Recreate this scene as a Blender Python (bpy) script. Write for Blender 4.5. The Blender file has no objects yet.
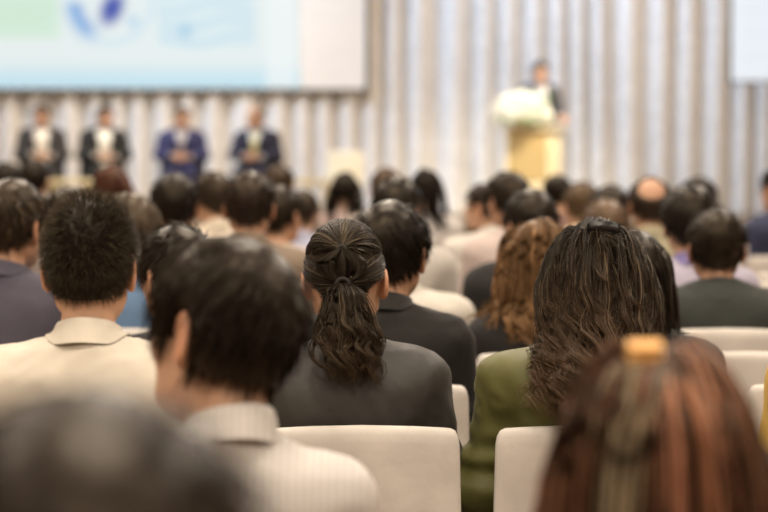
import bpy, bmesh, math, random
import numpy as np
from mathutils import Matrix, Vector

random.seed(7)
RNG = np.random.default_rng(7)
scene = bpy.context.scene
COL = scene.collection

# ------------------------------------------------------------------ camera
FPX = 2240.0                     # focal length in pixels (768 px wide frame)
CAM_H = 1.40
PITCH = math.atan((256 - 153) / FPX)
cd = bpy.data.cameras.new('camera')
cd.sensor_width = 36.0
cd.lens = 36.0 * FPX / 768.0
cd.clip_start = 0.05
cd.clip_end = 100
cd.dof.use_dof = True
cd.dof.focus_distance = 4.35
cd.dof.aperture_fstop = 3.2
cam = bpy.data.objects.new('camera', cd)
cam.location = (0, 0, CAM_H)
cam.rotation_euler = (math.pi / 2 - PITCH, 0, 0)
COL.objects.link(cam)
scene.camera = cam

# ------------------------------------------------------------------ world, light, exposure
w = bpy.data.worlds.new('world')
scene.world = w
w.use_nodes = True
w.node_tree.nodes['Background'].inputs[0].default_value = (1.0, 0.86, 0.70, 1)
w.node_tree.nodes['Background'].inputs[1].default_value = 0.15
scene.view_settings.view_transform = 'Standard'
scene.view_settings.look = 'None'
scene.view_settings.exposure = 0.52
scene.view_settings.gamma = 1.0
scene.view_settings.use_curve_mapping = False


def area(name, loc, target, size, power, color, size_y=None, spread=180):
    l = bpy.data.lights.new(name, 'AREA')
    l.energy = power
    l.color = color
    l.size = size
    if size_y:
        l.shape = 'RECTANGLE'
        l.size_y = size_y
    l.spread = math.radians(spread)
    o = bpy.data.objects.new(name, l)
    o.location = loc
    d = Vector(target) - Vector(loc)
    o.rotation_euler = d.to_track_quat('-Z', 'Y').to_euler()
    COL.objects.link(o)
    return o


WARM = (1.0, 0.87, 0.72)
# the ballroom's ceiling lamps, in rows down the hall
for yy in (-2.0, 2.5, 7.0, 11.5, 16.0):
    for xx in (-4.0, 0.0, 4.0):
        area('ceiling_lamp', (xx, yy, 5.7), (xx, yy, 0), 1.0, 118, WARM)
# stage lamps hung from the ceiling in front of the curtain
for k in range(4):
    area('stage_lamp_cool', (-7.5 + 4 * k, 23.6, 5.6), (-3.0 + 4 * k, 26.6, 1.9), 0.5, 56, (0.55, 0.74, 1.0), spread=110)
    area('stage_lamp_warm', (7.5 - 4 * k, 23.6, 5.6), (3.0 - 4 * k, 26.6, 1.7), 0.5, 32, (1.0, 0.74, 0.48), spread=110)
area('lectern_lamp', (2.6, 21.0, 5.5), (1.7, 24.2, 1.6), 0.5, 28, (1.0, 0.88, 0.68), spread=40)
area('panel_lamp', (-2.8, 20.5, 5.6), (-2.8, 24.2, 1.3), 1.0, 30, (1.0, 0.88, 0.72), spread=70)


# ------------------------------------------------------------------ pixel helpers
def world_x(px, Y, Z):
    dz = Z - CAM_H
    depth = Y * math.cos(PITCH) - dz * math.sin(PITCH)
    return (px - 384.0) / FPX * depth


def world_z(py, Y):
    k = (256.0 - py) / FPX
    c, s = math.cos(PITCH), math.sin(PITCH)
    return CAM_H + Y * (k * c - s) / (c + k * s)


# ------------------------------------------------------------------ materials
def new_mat(name):
    m = bpy.data.materials.new(name)
    m.use_nodes = True
    nt = m.node_tree
    return m, nt, nt.nodes['Principled BSDF']


def N(nt, kind, **kw):
    n = nt.nodes.new(kind)
    for k, v in kw.items():
        if k in n.inputs:
            n.inputs[k].default_value = v
        else:
            setattr(n, k, v)
    return n


def ramp(nt, fac, c0, c1, p0=0.0, p1=1.0):
    r = nt.nodes.new('ShaderNodeValToRGB')
    r.color_ramp.elements[0].position = p0
    r.color_ramp.elements[1].position = p1
    r.color_ramp.elements[0].color = (*c0, 1)
    r.color_ramp.elements[1].color = (*c1, 1)
    nt.links.new(fac, r.inputs[0])
    return r.outputs[0]


_cache = {}


def cloth(color, rough=0.8, weave=900.0, bump=0.25, sheen=0.05, stripes=None, spec=0.3):
    key = ('cloth', tuple(color), rough, weave, bump, sheen, str(stripes), spec)
    if key in _cache:
        return _cache[key]
    m, nt, b = new_mat('fabric')
    tc = N(nt, 'ShaderNodeTexCoord')
    n1 = N(nt, 'ShaderNodeTexNoise', Scale=9.0, Detail=4.0)
    nt.links.new(tc.outputs['Object'], n1.inputs['Vector'])
    c0 = tuple(c * 0.86 for c in color)
    c1 = tuple(min(1, c * 1.10) for c in color)
    out = ramp(nt, n1.outputs['Fac'], c0, c1, 0.3, 0.7)
    if stripes:
        wv = N(nt, 'ShaderNodeTexWave', Scale=stripes[0], Distortion=0.3)
        wv.bands_direction = 'X'
        nt.links.new(tc.outputs['Object'], wv.inputs['Vector'])
        mx = N(nt, 'ShaderNodeMixRGB')
        mx.blend_type = 'MULTIPLY'
        mx.inputs[2].default_value = (*stripes[1], 1)
        nt.links.new(wv.outputs['Fac'], mx.inputs[0])
        nt.links.new(out, mx.inputs[1])
        out = mx.outputs[0]
    nt.links.new(out, b.inputs['Base Color'])
    b.inputs['Roughness'].default_value = rough
    b.inputs['Sheen Weight'].default_value = sheen
    b.inputs['Specular IOR Level'].default_value = spec
    n2 = N(nt, 'ShaderNodeTexNoise', Scale=weave, Detail=2.0)
    n3 = N(nt, 'ShaderNodeTexNoise', Scale=22.0, Detail=5.0)
    nt.links.new(tc.outputs['Object'], n2.inputs['Vector'])
    nt.links.new(tc.outputs['Object'], n3.inputs['Vector'])
    ad = N(nt, 'ShaderNodeMath', operation='MULTIPLY_ADD')
    ad.inputs[1].default_value = 0.15
    nt.links.new(n2.outputs['Fac'], ad.inputs[0])
    nt.links.new(n3.outputs['Fac'], ad.inputs[2])
    bp = N(nt, 'ShaderNodeBump', Strength=bump, Distance=0.006)
    nt.links.new(ad.outputs[0], bp.inputs['Height'])
    nt.links.new(bp.outputs[0], b.inputs['Normal'])
    _cache[key] = m
    return m


def plain(name, color, rough=0.5, spec=0.5, metallic=0.0, noise=12.0, var=0.12, bump=0.05):
    key = (name, tuple(color), rough, metallic)
    if key in _cache:
        return _cache[key]
    m, nt, b = new_mat(name)
    tc = N(nt, 'ShaderNodeTexCoord')
    n1 = N(nt, 'ShaderNodeTexNoise', Scale=noise, Detail=5.0)
    nt.links.new(tc.outputs['Object'], n1.inputs['Vector'])
    out = ramp(nt, n1.outputs['Fac'], tuple(c * (1 - var) for c in color), tuple(min(1, c * (1 + var)) for c in color), 0.3, 0.7)
    nt.links.new(out, b.inputs['Base Color'])
    b.inputs['Roughness'].default_value = rough
    b.inputs['Metallic'].default_value = metallic
    b.inputs['Specular IOR Level'].default_value = spec
    bp = N(nt, 'ShaderNodeBump', Strength=bump, Distance=0.01)
    nt.links.new(n1.outputs['Fac'], bp.inputs['Height'])
    nt.links.new(bp.outputs[0], b.inputs['Normal'])
    _cache[key] = m
    return m


def attr_mat(name, rough, spec=0.5, emission=0.0, sss=0.0, tint=None, strands=False):
    m, nt, b = new_mat(name)
    a = N(nt, 'ShaderNodeAttribute', attribute_name='Col')
    tc = N(nt, 'ShaderNodeTexCoord')
    n1 = N(nt, 'ShaderNodeTexNoise', Scale=40.0, Detail=3.0)
    nt.links.new(tc.outputs['Object'], n1.inputs['Vector'])
    mx = N(nt, 'ShaderNodeMixRGB')
    mx.blend_type = 'MULTIPLY'
    mx.inputs[0].default_value = 0.35
    nt.links.new(a.outputs['Color'], mx.inputs[1])
    r = ramp(nt, n1.outputs['Fac'], (0.6, 0.6, 0.6), (1, 1, 1), 0.3, 0.7)
    nt.links.new(r, mx.inputs[2])
    nt.links.new(mx.outputs[0], b.inputs['Base Color'])
    b.inputs['Roughness'].default_value = rough
    b.inputs['Specular IOR Level'].default_value = spec
    if sss:
        b.inputs['Subsurface Weight'].default_value = sss
        b.inputs['Subsurface Radius'].default_value = (0.012, 0.005, 0.003)
    if strands:                       # fine lengthwise relief so that highlights break into streaks
        mp = N(nt, 'ShaderNodeMapping')
        mp.inputs['Scale'].default_value = (420, 420, 45)
        ns = N(nt, 'ShaderNodeTexNoise', Scale=1.0, Detail=2.0)
        nt.links.new(tc.outputs['Object'], mp.inputs['Vector'])
        nt.links.new(mp.outputs[0], ns.inputs['Vector'])
        bp = N(nt, 'ShaderNodeBump', Strength=0.30, Distance=0.003)
        nt.links.new(ns.outputs['Fac'], bp.inputs['Height'])
        nt.links.new(bp.outputs[0], b.inputs['Normal'])
    if tint:
        b.inputs['Specular Tint'].default_value = (*tint, 1)
    if emission:
        nt.links.remove(b.inputs['Base Color'].links[0])
        b.inputs['Base Color'].default_value = (0.05, 0.05, 0.05, 1)
        nt.links.new(a.outputs['Color'], b.inputs['Emission Color'])
        b.inputs['Emission Strength'].default_value = emission
    return m


SKIN_MAT = attr_mat('skin', 0.52, 0.4)
HAIR_MAT = attr_mat('hair', 0.27, 0.22, tint=(1.0, 0.84, 0.62), strands=True)
SHOE_MAT = plain('shoe_leather', (0.02, 0.017, 0.015), 0.35)
CHAIR_MAT = cloth((0.57, 0.535, 0.49), 0.85, 700, 0.3, 0.1)
LEG_MAT = plain('chair_metal', (0.35, 0.30, 0.22), 0.35, metallic=0.8)


# ------------------------------------------------------------------ mesh helpers
def mesh_arrays(name, V, quads=None, tris=None, color=None, smooth=True):
    me = bpy.data.meshes.new(name)
    V = np.asarray(V, dtype=np.float32)
    parts, starts, tot = [], [], []
    off = 0
    for F, n in ((quads, 4), (tris, 3)):
        if F is not None and len(F):
            F = np.asarray(F, dtype=np.int32)
            parts.append(F.ravel())
            starts.append(off + np.arange(len(F), dtype=np.int32) * n)
            off += F.size
    loops = np.concatenate(parts)
    st = np.concatenate(starts)
    me.vertices.add(len(V))
    me.vertices.foreach_set('co', V.ravel())
    me.loops.add(len(loops))
    me.loops.foreach_set('vertex_index', loops)
    me.polygons.add(len(st))
    me.polygons.foreach_set('loop_start', st)
    me.update(calc_edges=True)
    me.validate()
    if smooth:
        me.polygons.foreach_set('use_smooth', np.ones(len(me.polygons), dtype=bool))
    if color is not None:
        C = np.ones((len(V), 4), dtype=np.float32)
        C[:, :3] = color
        at = me.color_attributes.new('Col', 'FLOAT_COLOR', 'POINT')
        at.data.foreach_set('color', C.ravel())
    return me


def link(name, me, mat=None, parent=None, loc=(0, 0, 0), rot=(0, 0, 0)):
    o = bpy.data.objects.new(name, me)
    COL.objects.link(o)
    o.location = loc
    o.rotation_euler = rot
    if parent:
        o.parent = parent
    if mat and me and not me.materials:
        me.materials.append(mat)
    return o


def empty(name, loc, rz=0.0):
    o = bpy.data.objects.new(name, None)
    o.empty_display_size = 0.1
    COL.objects.link(o)
    o.location = loc
    o.rotation_euler = (0, 0, rz)
    return o


def tag(o, label, cat, group=None, kind=None):
    if label:
        o['label'] = label
    if cat:
        o['category'] = cat
    if group:
        o['group'] = group
    if kind:
        o['kind'] = kind
    return o


def bm_box(bm, lo, hi, bevel=0.0):
    r = bmesh.ops.create_cube(bm, size=1.0)
    for v in r['verts']:
        v.co = Vector([lo[i] + (v.co[i] + 0.5) * (hi[i] - lo[i]) for i in range(3)])
    if bevel:
        es = list({e for v in r['verts'] for e in v.link_edges})
        bmesh.ops.bevel(bm, geom=es, offset=bevel, segments=3, profile=0.5, affect='EDGES')


def box_mesh(name, lo, hi, bevel=0.0, smooth=False):
    bm = bmesh.new()
    bm_box(bm, lo, hi, bevel)
    me = bpy.data.meshes.new(name)
    bm.to_mesh(me)
    bm.free()
    if smooth:
        for p in me.polygons:
            p.use_smooth = True
    return me


def lathe_mesh(name, prof, seg=24, sx=1.0, sy=1.0):
    prof = np.array(prof)
    a = np.linspace(0, 2 * np.pi, seg, endpoint=False)
    V = np.stack([np.outer(prof[:, 0], np.cos(a)) * sx, np.outer(prof[:, 0], np.sin(a)) * sy, np.repeat(prof[:, 1:2], seg, 1)], -1).reshape(-1, 3)
    n = len(prof)
    i, j = np.meshgrid(np.arange(n - 1), np.arange(seg), indexing='ij')
    q = np.stack([i * seg + j, i * seg + (j + 1) % seg, (i + 1) * seg + (j + 1) % seg, (i + 1) * seg + j], -1).reshape(-1, 4)
    return mesh_arrays(name, V, q)


def grid_quads(n, m, wrap=False):
    i, j = np.meshgrid(np.arange(n - 1), np.arange(m if wrap else m - 1), indexing='ij')
    j2 = (j + 1) % m
    return np.stack([i * m + j, i * m + j2, (i + 1) * m + j2, (i + 1) * m + j], -1).reshape(-1, 4)


def smoothstep(a, b, x):
    t = np.clip((x - a) / (b - a), 0, 1)
    return t * t * (3 - 2 * t)


class Wobble:
    """smooth pseudo noise made of sine waves"""
    def __init__(self, seed, freq, n=7, aniso=(1, 1, 1)):
        r = np.random.default_rng(seed)
        self.k = r.normal(0, 1, (n, 3)) * freq * np.array(aniso)
        self.p = r.uniform(0, 6.28, n)
        self.a = r.uniform(0.5, 1, n)
        self.a /= self.a.sum()

    def __call__(self, P):
        return (np.sin(P @ self.k.T + self.p) * self.a).sum(-1)

# ------------------------------------------------------------------ implicit bodies
# a primitive: ('c', a, b, ra, rb, k) tapered capsule; ('e', centre, semi, k) ellipsoid; ('x', centre, semi, k) carved ellipsoid
def prim_sd(pr, P):
    if pr[0] == 'c':
        a, b = np.array(pr[1]), np.array(pr[2])
        ab = b - a
        t = np.clip(((P - a) @ ab) / max(ab @ ab, 1e-9), 0, 1)
        return np.linalg.norm(P - a - t[..., None] * ab, axis=-1) - (pr[3] + (pr[4] - pr[3]) * t)
    c, s = np.array(pr[1]), np.array(pr[2])
    q = P - c
    k0 = np.linalg.norm(q / s, axis=-1)
    k1 = np.linalg.norm(q / (s * s), axis=-1)
    return k0 * (k0 - 1) / np.maximum(k1, 1e-6)


def smin(a, b, k):
    h = np.clip(0.5 + 0.5 * (b - a) / k, 0, 1)
    return b * (1 - h) + a * h - k * h * (1 - h)


def sd_points(prims, P, grow=0.0):
    f = np.full(P.shape[:-1], 1.0)
    for pr in prims:
        d = prim_sd(pr, P)
        k = pr[-1]
        if pr[0] == 'x':
            f = -smin(-f, d, k)
        else:
            f = smin(f, d - grow, k)
    return f


def surface(prims, xs, ys, zs, grow=0.0, kmul=1.0):
    F = np.full((len(xs), len(ys), len(zs)), 1.0, dtype=np.float32)
    ax = (xs, ys, zs)
    for pr in prims:
        k = pr[-1] * (kmul if pr[0] != 'x' else 1.0)
        m = grow + k + 0.03
        if pr[0] == 'c':
            lo = np.minimum(np.array(pr[1]) - pr[3], np.array(pr[2]) - pr[4]) - m
            hi = np.maximum(np.array(pr[1]) + pr[3], np.array(pr[2]) + pr[4]) + m
        else:
            lo = np.array(pr[1]) - np.array(pr[2]) - m
            hi = np.array(pr[1]) + np.array(pr[2]) + m
        sl = tuple(slice(max(0, np.searchsorted(a, lo[i])), np.searchsorted(a, hi[i])) for i, a in enumerate(ax))
        sub = [a[s] for a, s in zip(ax, sl)]
        if min(len(a) for a in sub) == 0:
            continue
        P = np.stack(np.meshgrid(*sub, indexing='ij'), -1)
        d = prim_sd(pr, P)
        if pr[0] == 'x':
            F[sl] = -smin(-F[sl], d, k)
        else:
            F[sl] = smin(F[sl], d - grow, k)
    # surface nets
    ins = F < 0
    c = [(i, j, k) for i in (0, 1) for j in (0, 1) for k in (0, 1)]
    n = np.array(F.shape) - 1
    cnt = np.zeros(n, dtype=np.int8)
    for (i, j, k) in c:
        cnt += ins[i:i + n[0], j:j + n[1], k:k + n[2]]
    idx = np.argwhere((cnt > 0) & (cnt < 8))
    vid = np.full(n, -1, dtype=np.int64)
    vid[tuple(idx.T)] = np.arange(len(idx))
    acc = np.zeros((len(idx), 3))
    num = np.zeros(len(idx))

    def corner(o):
        g = idx + np.array(o)
        return F[tuple(g.T)].astype(float), np.stack([xs[g[:, 0]], ys[g[:, 1]], zs[g[:, 2]]], -1)
    cor = {o: corner(o) for o in c}
    for o in c:
        for a in range(3):
            if o[a] == 0:
                o2 = tuple(1 if q == a else o[q] for q in range(3))
                fa, pa = cor[o]
                fb, pb = cor[o2]
                x = (fa < 0) != (fb < 0)
                t = np.where(x, fa / np.where(x, fa - fb, 1), 0)
                acc += np.where(x[:, None], pa + t[:, None] * (pb - pa), 0)
                num += x
    V = acc / num[:, None]
    quads = []
    for a in range(3):
        b, d = (a + 1) % 3, (a + 2) % 3
        s0 = [slice(1, -1)] * 3
        s1 = [slice(1, -1)] * 3
        s0[a] = slice(0, -1)
        s1[a] = slice(1, None)
        A, B = ins[tuple(s0)], ins[tuple(s1)]
        e = np.argwhere(A != B)
        g = e.copy()
        g[:, b] += 1
        g[:, d] += 1
        flip = A[tuple(e.T)]

        def cell(db, dd):
            h = g.copy()
            h[:, b] += db
            h[:, d] += dd
            return vid[tuple(h.T)]
        q = np.stack([cell(-1, -1), cell(0, -1), cell(0, 0), cell(-1, 0)], -1)
        q[~flip] = q[~flip][:, ::-1]
        quads.append(q)
    return V, np.concatenate(quads)


def decimate(V, Q, target):
    me = mesh_arrays('tmp', V, Q)
    o = bpy.data.objects.new('tmp', me)
    COL.objects.link(o)
    md = o.modifiers.new('d', 'DECIMATE')
    md.ratio = min(1.0, target / (2.0 * len(Q)))
    dg = bpy.context.evaluated_depsgraph_get()
    me2 = bpy.data.meshes.new_from_object(o.evaluated_get(dg))
    V2 = np.zeros(len(me2.vertices) * 3, dtype=np.float32)
    me2.vertices.foreach_get('co', V2)
    me2.calc_loop_triangles()
    T = np.zeros(len(me2.loop_triangles) * 3, dtype=np.int32)
    me2.loop_triangles.foreach_get('vertices', T)
    bpy.data.objects.remove(o)
    bpy.data.meshes.remove(me)
    bpy.data.meshes.remove(me2)
    return V2.reshape(-1, 3).astype(float), T.reshape(-1, 3)


def axis(*spans):
    """spans: (start, stop, step) one after another"""
    out = []
    for a, b, s in spans:
        n = max(1, int(round((b - a) / s)))
        out.append(np.linspace(a, b, n, endpoint=False))
    out.append([spans[-1][1]])
    return np.concatenate(out)


HC = np.array([0.0, 0.012, 1.195])        # head centre (between the ears) of the seated template


def head_prims():
    p = []
    h = lambda x, y, z: (HC[0] + x, HC[1] + y, HC[2] + z)
    p.append(('e', h(0, -0.006, 0.032), (0.075, 0.094, 0.096), 0.02))
    p.append(('e', h(0, 0.030, -0.020), (0.064, 0.066, 0.068), 0.03))
    p.append(('c', h(0, 0.062, -0.080), h(0, 0.066, -0.060), 0.022, 0.03, 0.03))
    for s in (-1, 1):
        p.append(('c', h(s * 0.050, 0.005, -0.045), h(s * 0.020, 0.066, -0.082), 0.016, 0.016, 0.03))
        p.append(('e', h(s * 0.043, 0.058, -0.004), (0.022, 0.026, 0.018), 0.02))
        p.append(('c', h(s * 0.012, 0.086, 0.040), h(s * 0.045, 0.072, 0.040), 0.010, 0.009, 0.015))
    for s in (-1, 1):
        p.append(('x', h(s * 0.031, 0.100, 0.021), (0.017, 0.014, 0.010), 0.012))
    for s in (-1, 1):
        p.append(('e', h(s * 0.031, 0.076, 0.021), (0.014, 0.014, 0.011), 0.003))
        p.append(('c', h(s * 0.009, 0.098, -0.010), h(s * 0.012, 0.094, -0.009), 0.009, 0.008, 0.008))
    p.append(('c', h(0, 0.090, 0.030), h(0, 0.112, -0.006), 0.008, 0.012, 0.012))
    p.append(('e', h(0, 0.088, -0.040), (0.024, 0.012, 0.006), 0.006))
    p.append(('e', h(0, 0.086, -0.050), (0.020, 0.012, 0.007), 0.006))
    return p


def ear_prims():
    p = []
    for s in (-1, 1):
        def e(u, v):
            return (HC[0] + s * (0.0820 - u * 0.0085), HC[1] - 0.006 + u * 0.0185, HC[2] + 0.004 + v * 0.031)
        ring = [e(math.cos(a), math.sin(a)) for a in np.linspace(0.3, 5.2, 9)]
        for a, b in zip(ring[:-1], ring[1:]):
            p.append(('c', a, b, 0.0050, 0.0050, 0.004))
        p.append(('c', e(0.3, -0.7), e(0.2, 0.6), 0.0055, 0.0055, 0.008))
        p.append(('c', e(-0.3, -0.5), e(-0.4, 0.5), 0.0045, 0.0045, 0.008))
    return p


def hand_prims(wrist, knuckle, side, normal, curl, kf=0.004):
    """palm, four unequal bent fingers and a thumb; normal = back of the hand; side = towards the thumb"""
    w, kn = np.array(wrist, float), np.array(knuckle, float)
    d = (kn - w) / np.linalg.norm(kn - w)
    n = np.array(normal, float)
    n -= d * (n @ d)
    n /= np.linalg.norm(n)
    l = np.cross(n, d)
    if l @ np.array(side, float) < 0:
        l = -l
    p = [('c', w, w + d * 0.03, 0.024, 0.024, 0.02)]
    for o in (-0.026, -0.009, 0.009, 0.026):
        p.append(('c', w + d * 0.025 + l * o * 0.7, kn + l * o, 0.0145, 0.0115, 0.012))
    for o, L in ((0.029, 0.070), (0.0098, 0.079), (-0.0098, 0.073), (-0.029, 0.056)):
        q = kn + l * o
        ang = 0.15
        for j, (fr, r0, r1) in enumerate(((0.45, 0.0095, 0.0088), (0.31, 0.0088, 0.0080), (0.24, 0.0080, 0.0068))):
            dd = d * math.cos(ang) - n * math.sin(ang) + l * o * 2.0
            q2 = q + dd * L * fr
            p.append(('c', q, q2, r0, r1, kf))
            q = q2
            ang += curl
    q = w + d * 0.030 + l * 0.024 - n * 0.004
    for L, r0, r1, a in ((0.040, 0.014, 0.0115, 0.75), (0.030, 0.011, 0.0095, 0.45), (0.024, 0.0095, 0.0075, 0.25)):
        q2 = q + (d * math.cos(a) + l * math.sin(a) - n * 0.25) * L
        p.append(('c', q, q2, r0, r1, 0.006))
        q = q2
    return p


def body_prims(sex, pose):
    """returns dict of primitive lists: torso, arms, hands, legs, feet, head"""
    f = sex == 'f'
    lm = 0.87 if f else 1.0
    up = 0.40 if pose == 'stand' else 0.0
    Z = lambda x, y, z: (x, y, z + up)
    shx = 0.160 if f else 0.182
    B = {}
    T = []
    T.append(('e', Z(0, 0.0, 0.55), (0.170, 0.115, 0.105) if f else (0.165, 0.118, 0.105), 0.05))
    T.append(('e', Z(0, 0.005, 0.70), (0.125, 0.098, 0.15) if f else (0.148, 0.108, 0.15), 0.06))
    T.append(('e', Z(0, -0.012, 0.885), (0.138, 0.102, 0.165) if f else (0.160, 0.116, 0.17), 0.06))
    T.append(('c', Z(-shx * 0.72, -0.03, 0.985), Z(shx * 0.72, -0.03, 0.985), 0.055 * lm, 0.055 * lm, 0.05))
    for s in (-1, 1):
        T.append(('c', Z(s * 0.022, -0.04, 1.050), Z(s * shx * 0.85, -0.035, 0.998), 0.040 * lm, 0.046 * lm, 0.045))
        T.append(('e', Z(s * 0.07, -0.075, 0.93), (0.065, 0.045, 0.09), 0.05))
        if f:
            T.append(('e', Z(s * 0.068, 0.085, 0.87), (0.055, 0.045, 0.055), 0.03))
        else:
            T.append(('e', Z(s * 0.07, 0.075, 0.92), (0.07, 0.04, 0.055), 0.04))
    B['torso'] = T
    nr = 0.042 if f else 0.051
    B['neck'] = [('c', Z(0, -0.036, 1.03), Z(0, -0.012, 1.16), nr + 0.006, nr - 0.002, 0.03)]
    A, Hn = [], []
    chains = {}
    for s in (-1, 1):
        sh = Z(s * shx, -0.035, 0.985)
        if pose == 'lap':
            el, wr, kn = (s * (shx + 0.035), 0.01, 0.725), (s * 0.135, 0.235, 0.660), (s * 0.098, 0.318, 0.640)
            nrm, side, curl = (0, 0.1, 1), (-s, 0, 0), 0.35
        elif pose == 'clasp':
            el, wr, kn = (s * (shx + 0.062), 0.04, 0.735), (s * 0.068, 0.255, 0.725 + 0.012 * s), (s * 0.002, 0.302, 0.715 + 0.012 * s)
            nrm, side, curl = (s * 0.55, 0.8, 0.15), (0, 0, 1), 0.75
        else:
            el, wr, kn = Z(s * (shx + 0.06), 0.02, 0.72), Z(s * 0.17, 0.27, 0.715), Z(s * 0.15, 0.355, 0.700)
            nrm, side, curl = (0, 0.1, 1), (-s, 0, 0), 0.3
        A.append(('c', sh, el, 0.053 * lm, 0.041 * lm, 0.04))
        m = tuple((np.array(el) * 0.68 + np.array(wr) * 0.32))
        A.append(('c', el, m, 0.041 * lm, 0.040 * lm, 0.02))
        A.append(('c', m, wr, 0.040 * lm, 0.026 * lm, 0.02))
        chains[s] = [np.array(sh), np.array(el), np.array(wr)]
        Hn += hand_prims(wr, kn, side, nrm, curl)
    B['arms'], B['hands'], B['chains'] = A, Hn, chains
    L, Ft = [], []
    for s in (-1, 1):
        if pose == 'stand':
            hip, kne, ank = (s * 0.09, 0.0, 0.92), (s * 0.10, 0.01, 0.50), (s * 0.11, -0.02, 0.09)
        else:
            hip, kne, ank = (s * 0.088, 0.0, 0.54), (s * 0.115, 0.415, 0.525), (s * 0.115, 0.42, 0.09)
        L.append(('c', hip, kne, 0.090 * lm, 0.058 * lm, 0.05))
        mid = tuple(np.array(kne) * 0.68 + np.array(ank) * 0.32 + np.array((0, -0.015, 0)))
        L.append(('c', kne, mid, 0.056 * lm, 0.055 * lm, 0.03))
        L.append(('c', mid, ank, 0.054 * lm, 0.037 * lm, 0.03))
        ay = ank[1]
        Ft.append(('c', (ank[0], ay - 0.02, 0.045), (ank[0], ay + 0.06, 0.055), 0.034, 0.036, 0.02))
        Ft.append(('c', (ank[0], ay + 0.06, 0.045), (ank[0] + s * 0.012, ay + 0.15, 0.035), 0.038, 0.027, 0.02))
    B['legs'], B['feet'] = L, Ft
    hd = head_prims() + ear_prims()
    if up:
        mv = lambda q: tuple(np.array(q) + np.array((0, 0, up)))
        hd = [(q[0], mv(q[1]), mv(q[2]), *q[3:]) if q[0] == 'c' else (q[0], mv(q[1]), *q[2:]) for q in hd]
    B['head'] = hd
    return B


def axes_for(pose, fine):
    up = 0.40 if pose == 'stand' else 0.0
    s = fine
    xs = axis((-0.34, -0.115, s * 2), (-0.115, 0.115, s), (0.115, 0.34, s * 2))
    ys = axis((-0.19, -0.11, s * 2), (-0.11, 0.13, s), (0.13, 0.42, s * 1.5), (0.42, 0.66, s * 2.2))
    if up:
        zs = axis((-0.02, 0.12, s * 1.8), (0.12, 1.08, s * 2.4), (1.08, 1.16, s * 1.2), (1.16, 1.48, s * 2.2), (1.48, 1.75, s))
    else:
        zs = axis((-0.02, 0.12, s * 1.8), (0.12, 0.60, s * 2.4), (0.60, 0.76, s * 1.2), (0.76, 1.08, s * 2.2), (1.08, 1.345, s))
    return xs, ys, zs


def arm_param(B, P):
    """0 at the shoulder, 1 at the elbow, 2 at the wrist; distance to the nearest arm"""
    best = np.full(len(P), 9.0)
    par = np.full(len(P), -1.0)
    for s, ch in B['chains'].items():
        for j in range(2):
            a, b = ch[j], ch[j + 1]
            ab = b - a
            t = np.clip((P - a) @ ab / (ab @ ab), 0, 1)
            d = np.linalg.norm(P - a - t[:, None] * ab, axis=1)
            m = d < best
            best = np.where(m, d, best)
            par = np.where(m, t + j, par)
    return par, best


TEMPL = {}


def template(sex, pose):
    key = (sex, pose)
    if key in TEMPL:
        return TEMPL[key]
    up = 0.40 if pose == 'stand' else 0.0
    B = body_prims(sex, pose)
    allp = B['torso'] + B['legs'] + B['feet'] + B['neck'] + B['arms'] + B['hands'] + B['head']
    V, Q = surface(allp, *axes_for(pose, 0.0048))
    V1, T1 = decimate(V, Q, 16000)
    V2, T2 = decimate(V, Q, 7000)
    t = dict(B=B, up=up, body=(V1, T1), body_lo=(V2, T2))
    # clothes: grown, softened shells
    up_prims = B['torso'] + B['arms']
    for suffix, st_ in (('', 0.0105), ('_lo', 0.019)):
        xs = axis((-0.36, 0.36, st_))
        ys = axis((-0.24, 0.44, st_))
        zs = axis((0.44 + up, 1.13 + up, st_))
        for nm, g, km in (('shirt', 0.009, 1.25), ('jacket', 0.019, 1.6)):
            t[nm + suffix] = surface(up_prims, xs, ys, zs, g, km)
    ys2 = axis((-0.22, 0.62, 0.023))
    zs2 = axis((0.03, 0.72 + up, 0.023))
    leg_prims = [B['torso'][0]] + B['legs']
    t['trousers'] = surface(leg_prims, axis((-0.30, 0.30, 0.023)), ys2, zs2, 0.012, 1.2)
    ft = []
    for s in (-1, 1):
        fp = [q for q in B['feet'] if (q[1][0] > 0) == (s > 0)]
        ft.append(surface(fp, axis((-0.24, 0.24, 0.014)), axis((-0.15, 0.70, 0.016)), axis((-0.03, 0.16, 0.012)), 0.007, 1.0))
    t['shoes'] = ft
    # radial map of the scalp
    hp = [q for q in head_prims() if q[0] != 'x'] + [(q[0], tuple(np.array(q[1]) - (0, 0, up)), tuple(np.array(q[2]) - (0, 0, up)), *q[3:]) for q in B['neck']]
    nt_, nf = 60, 96
    th = np.linspace(0, math.radians(140), nt_)
    ph = np.linspace(0, 2 * np.pi, nf, endpoint=False)
    D = np.stack([np.outer(np.sin(th), np.sin(ph)), np.outer(np.sin(th), np.cos(ph)), np.repeat(np.cos(th)[:, None], nf, 1)], -1)
    r = np.full(D.shape[:2], 0.20)
    for _ in range(40):
        sd = sd_points(hp, HO + D * r[..., None])
        r = np.maximum(r - sd * 0.8, 0.02)
    t['scalp'] = r
    TEMPL[key] = t
    return t


HO = HC + np.array((0, -0.006, 0.02))      # centre of the radial scalp map


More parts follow.
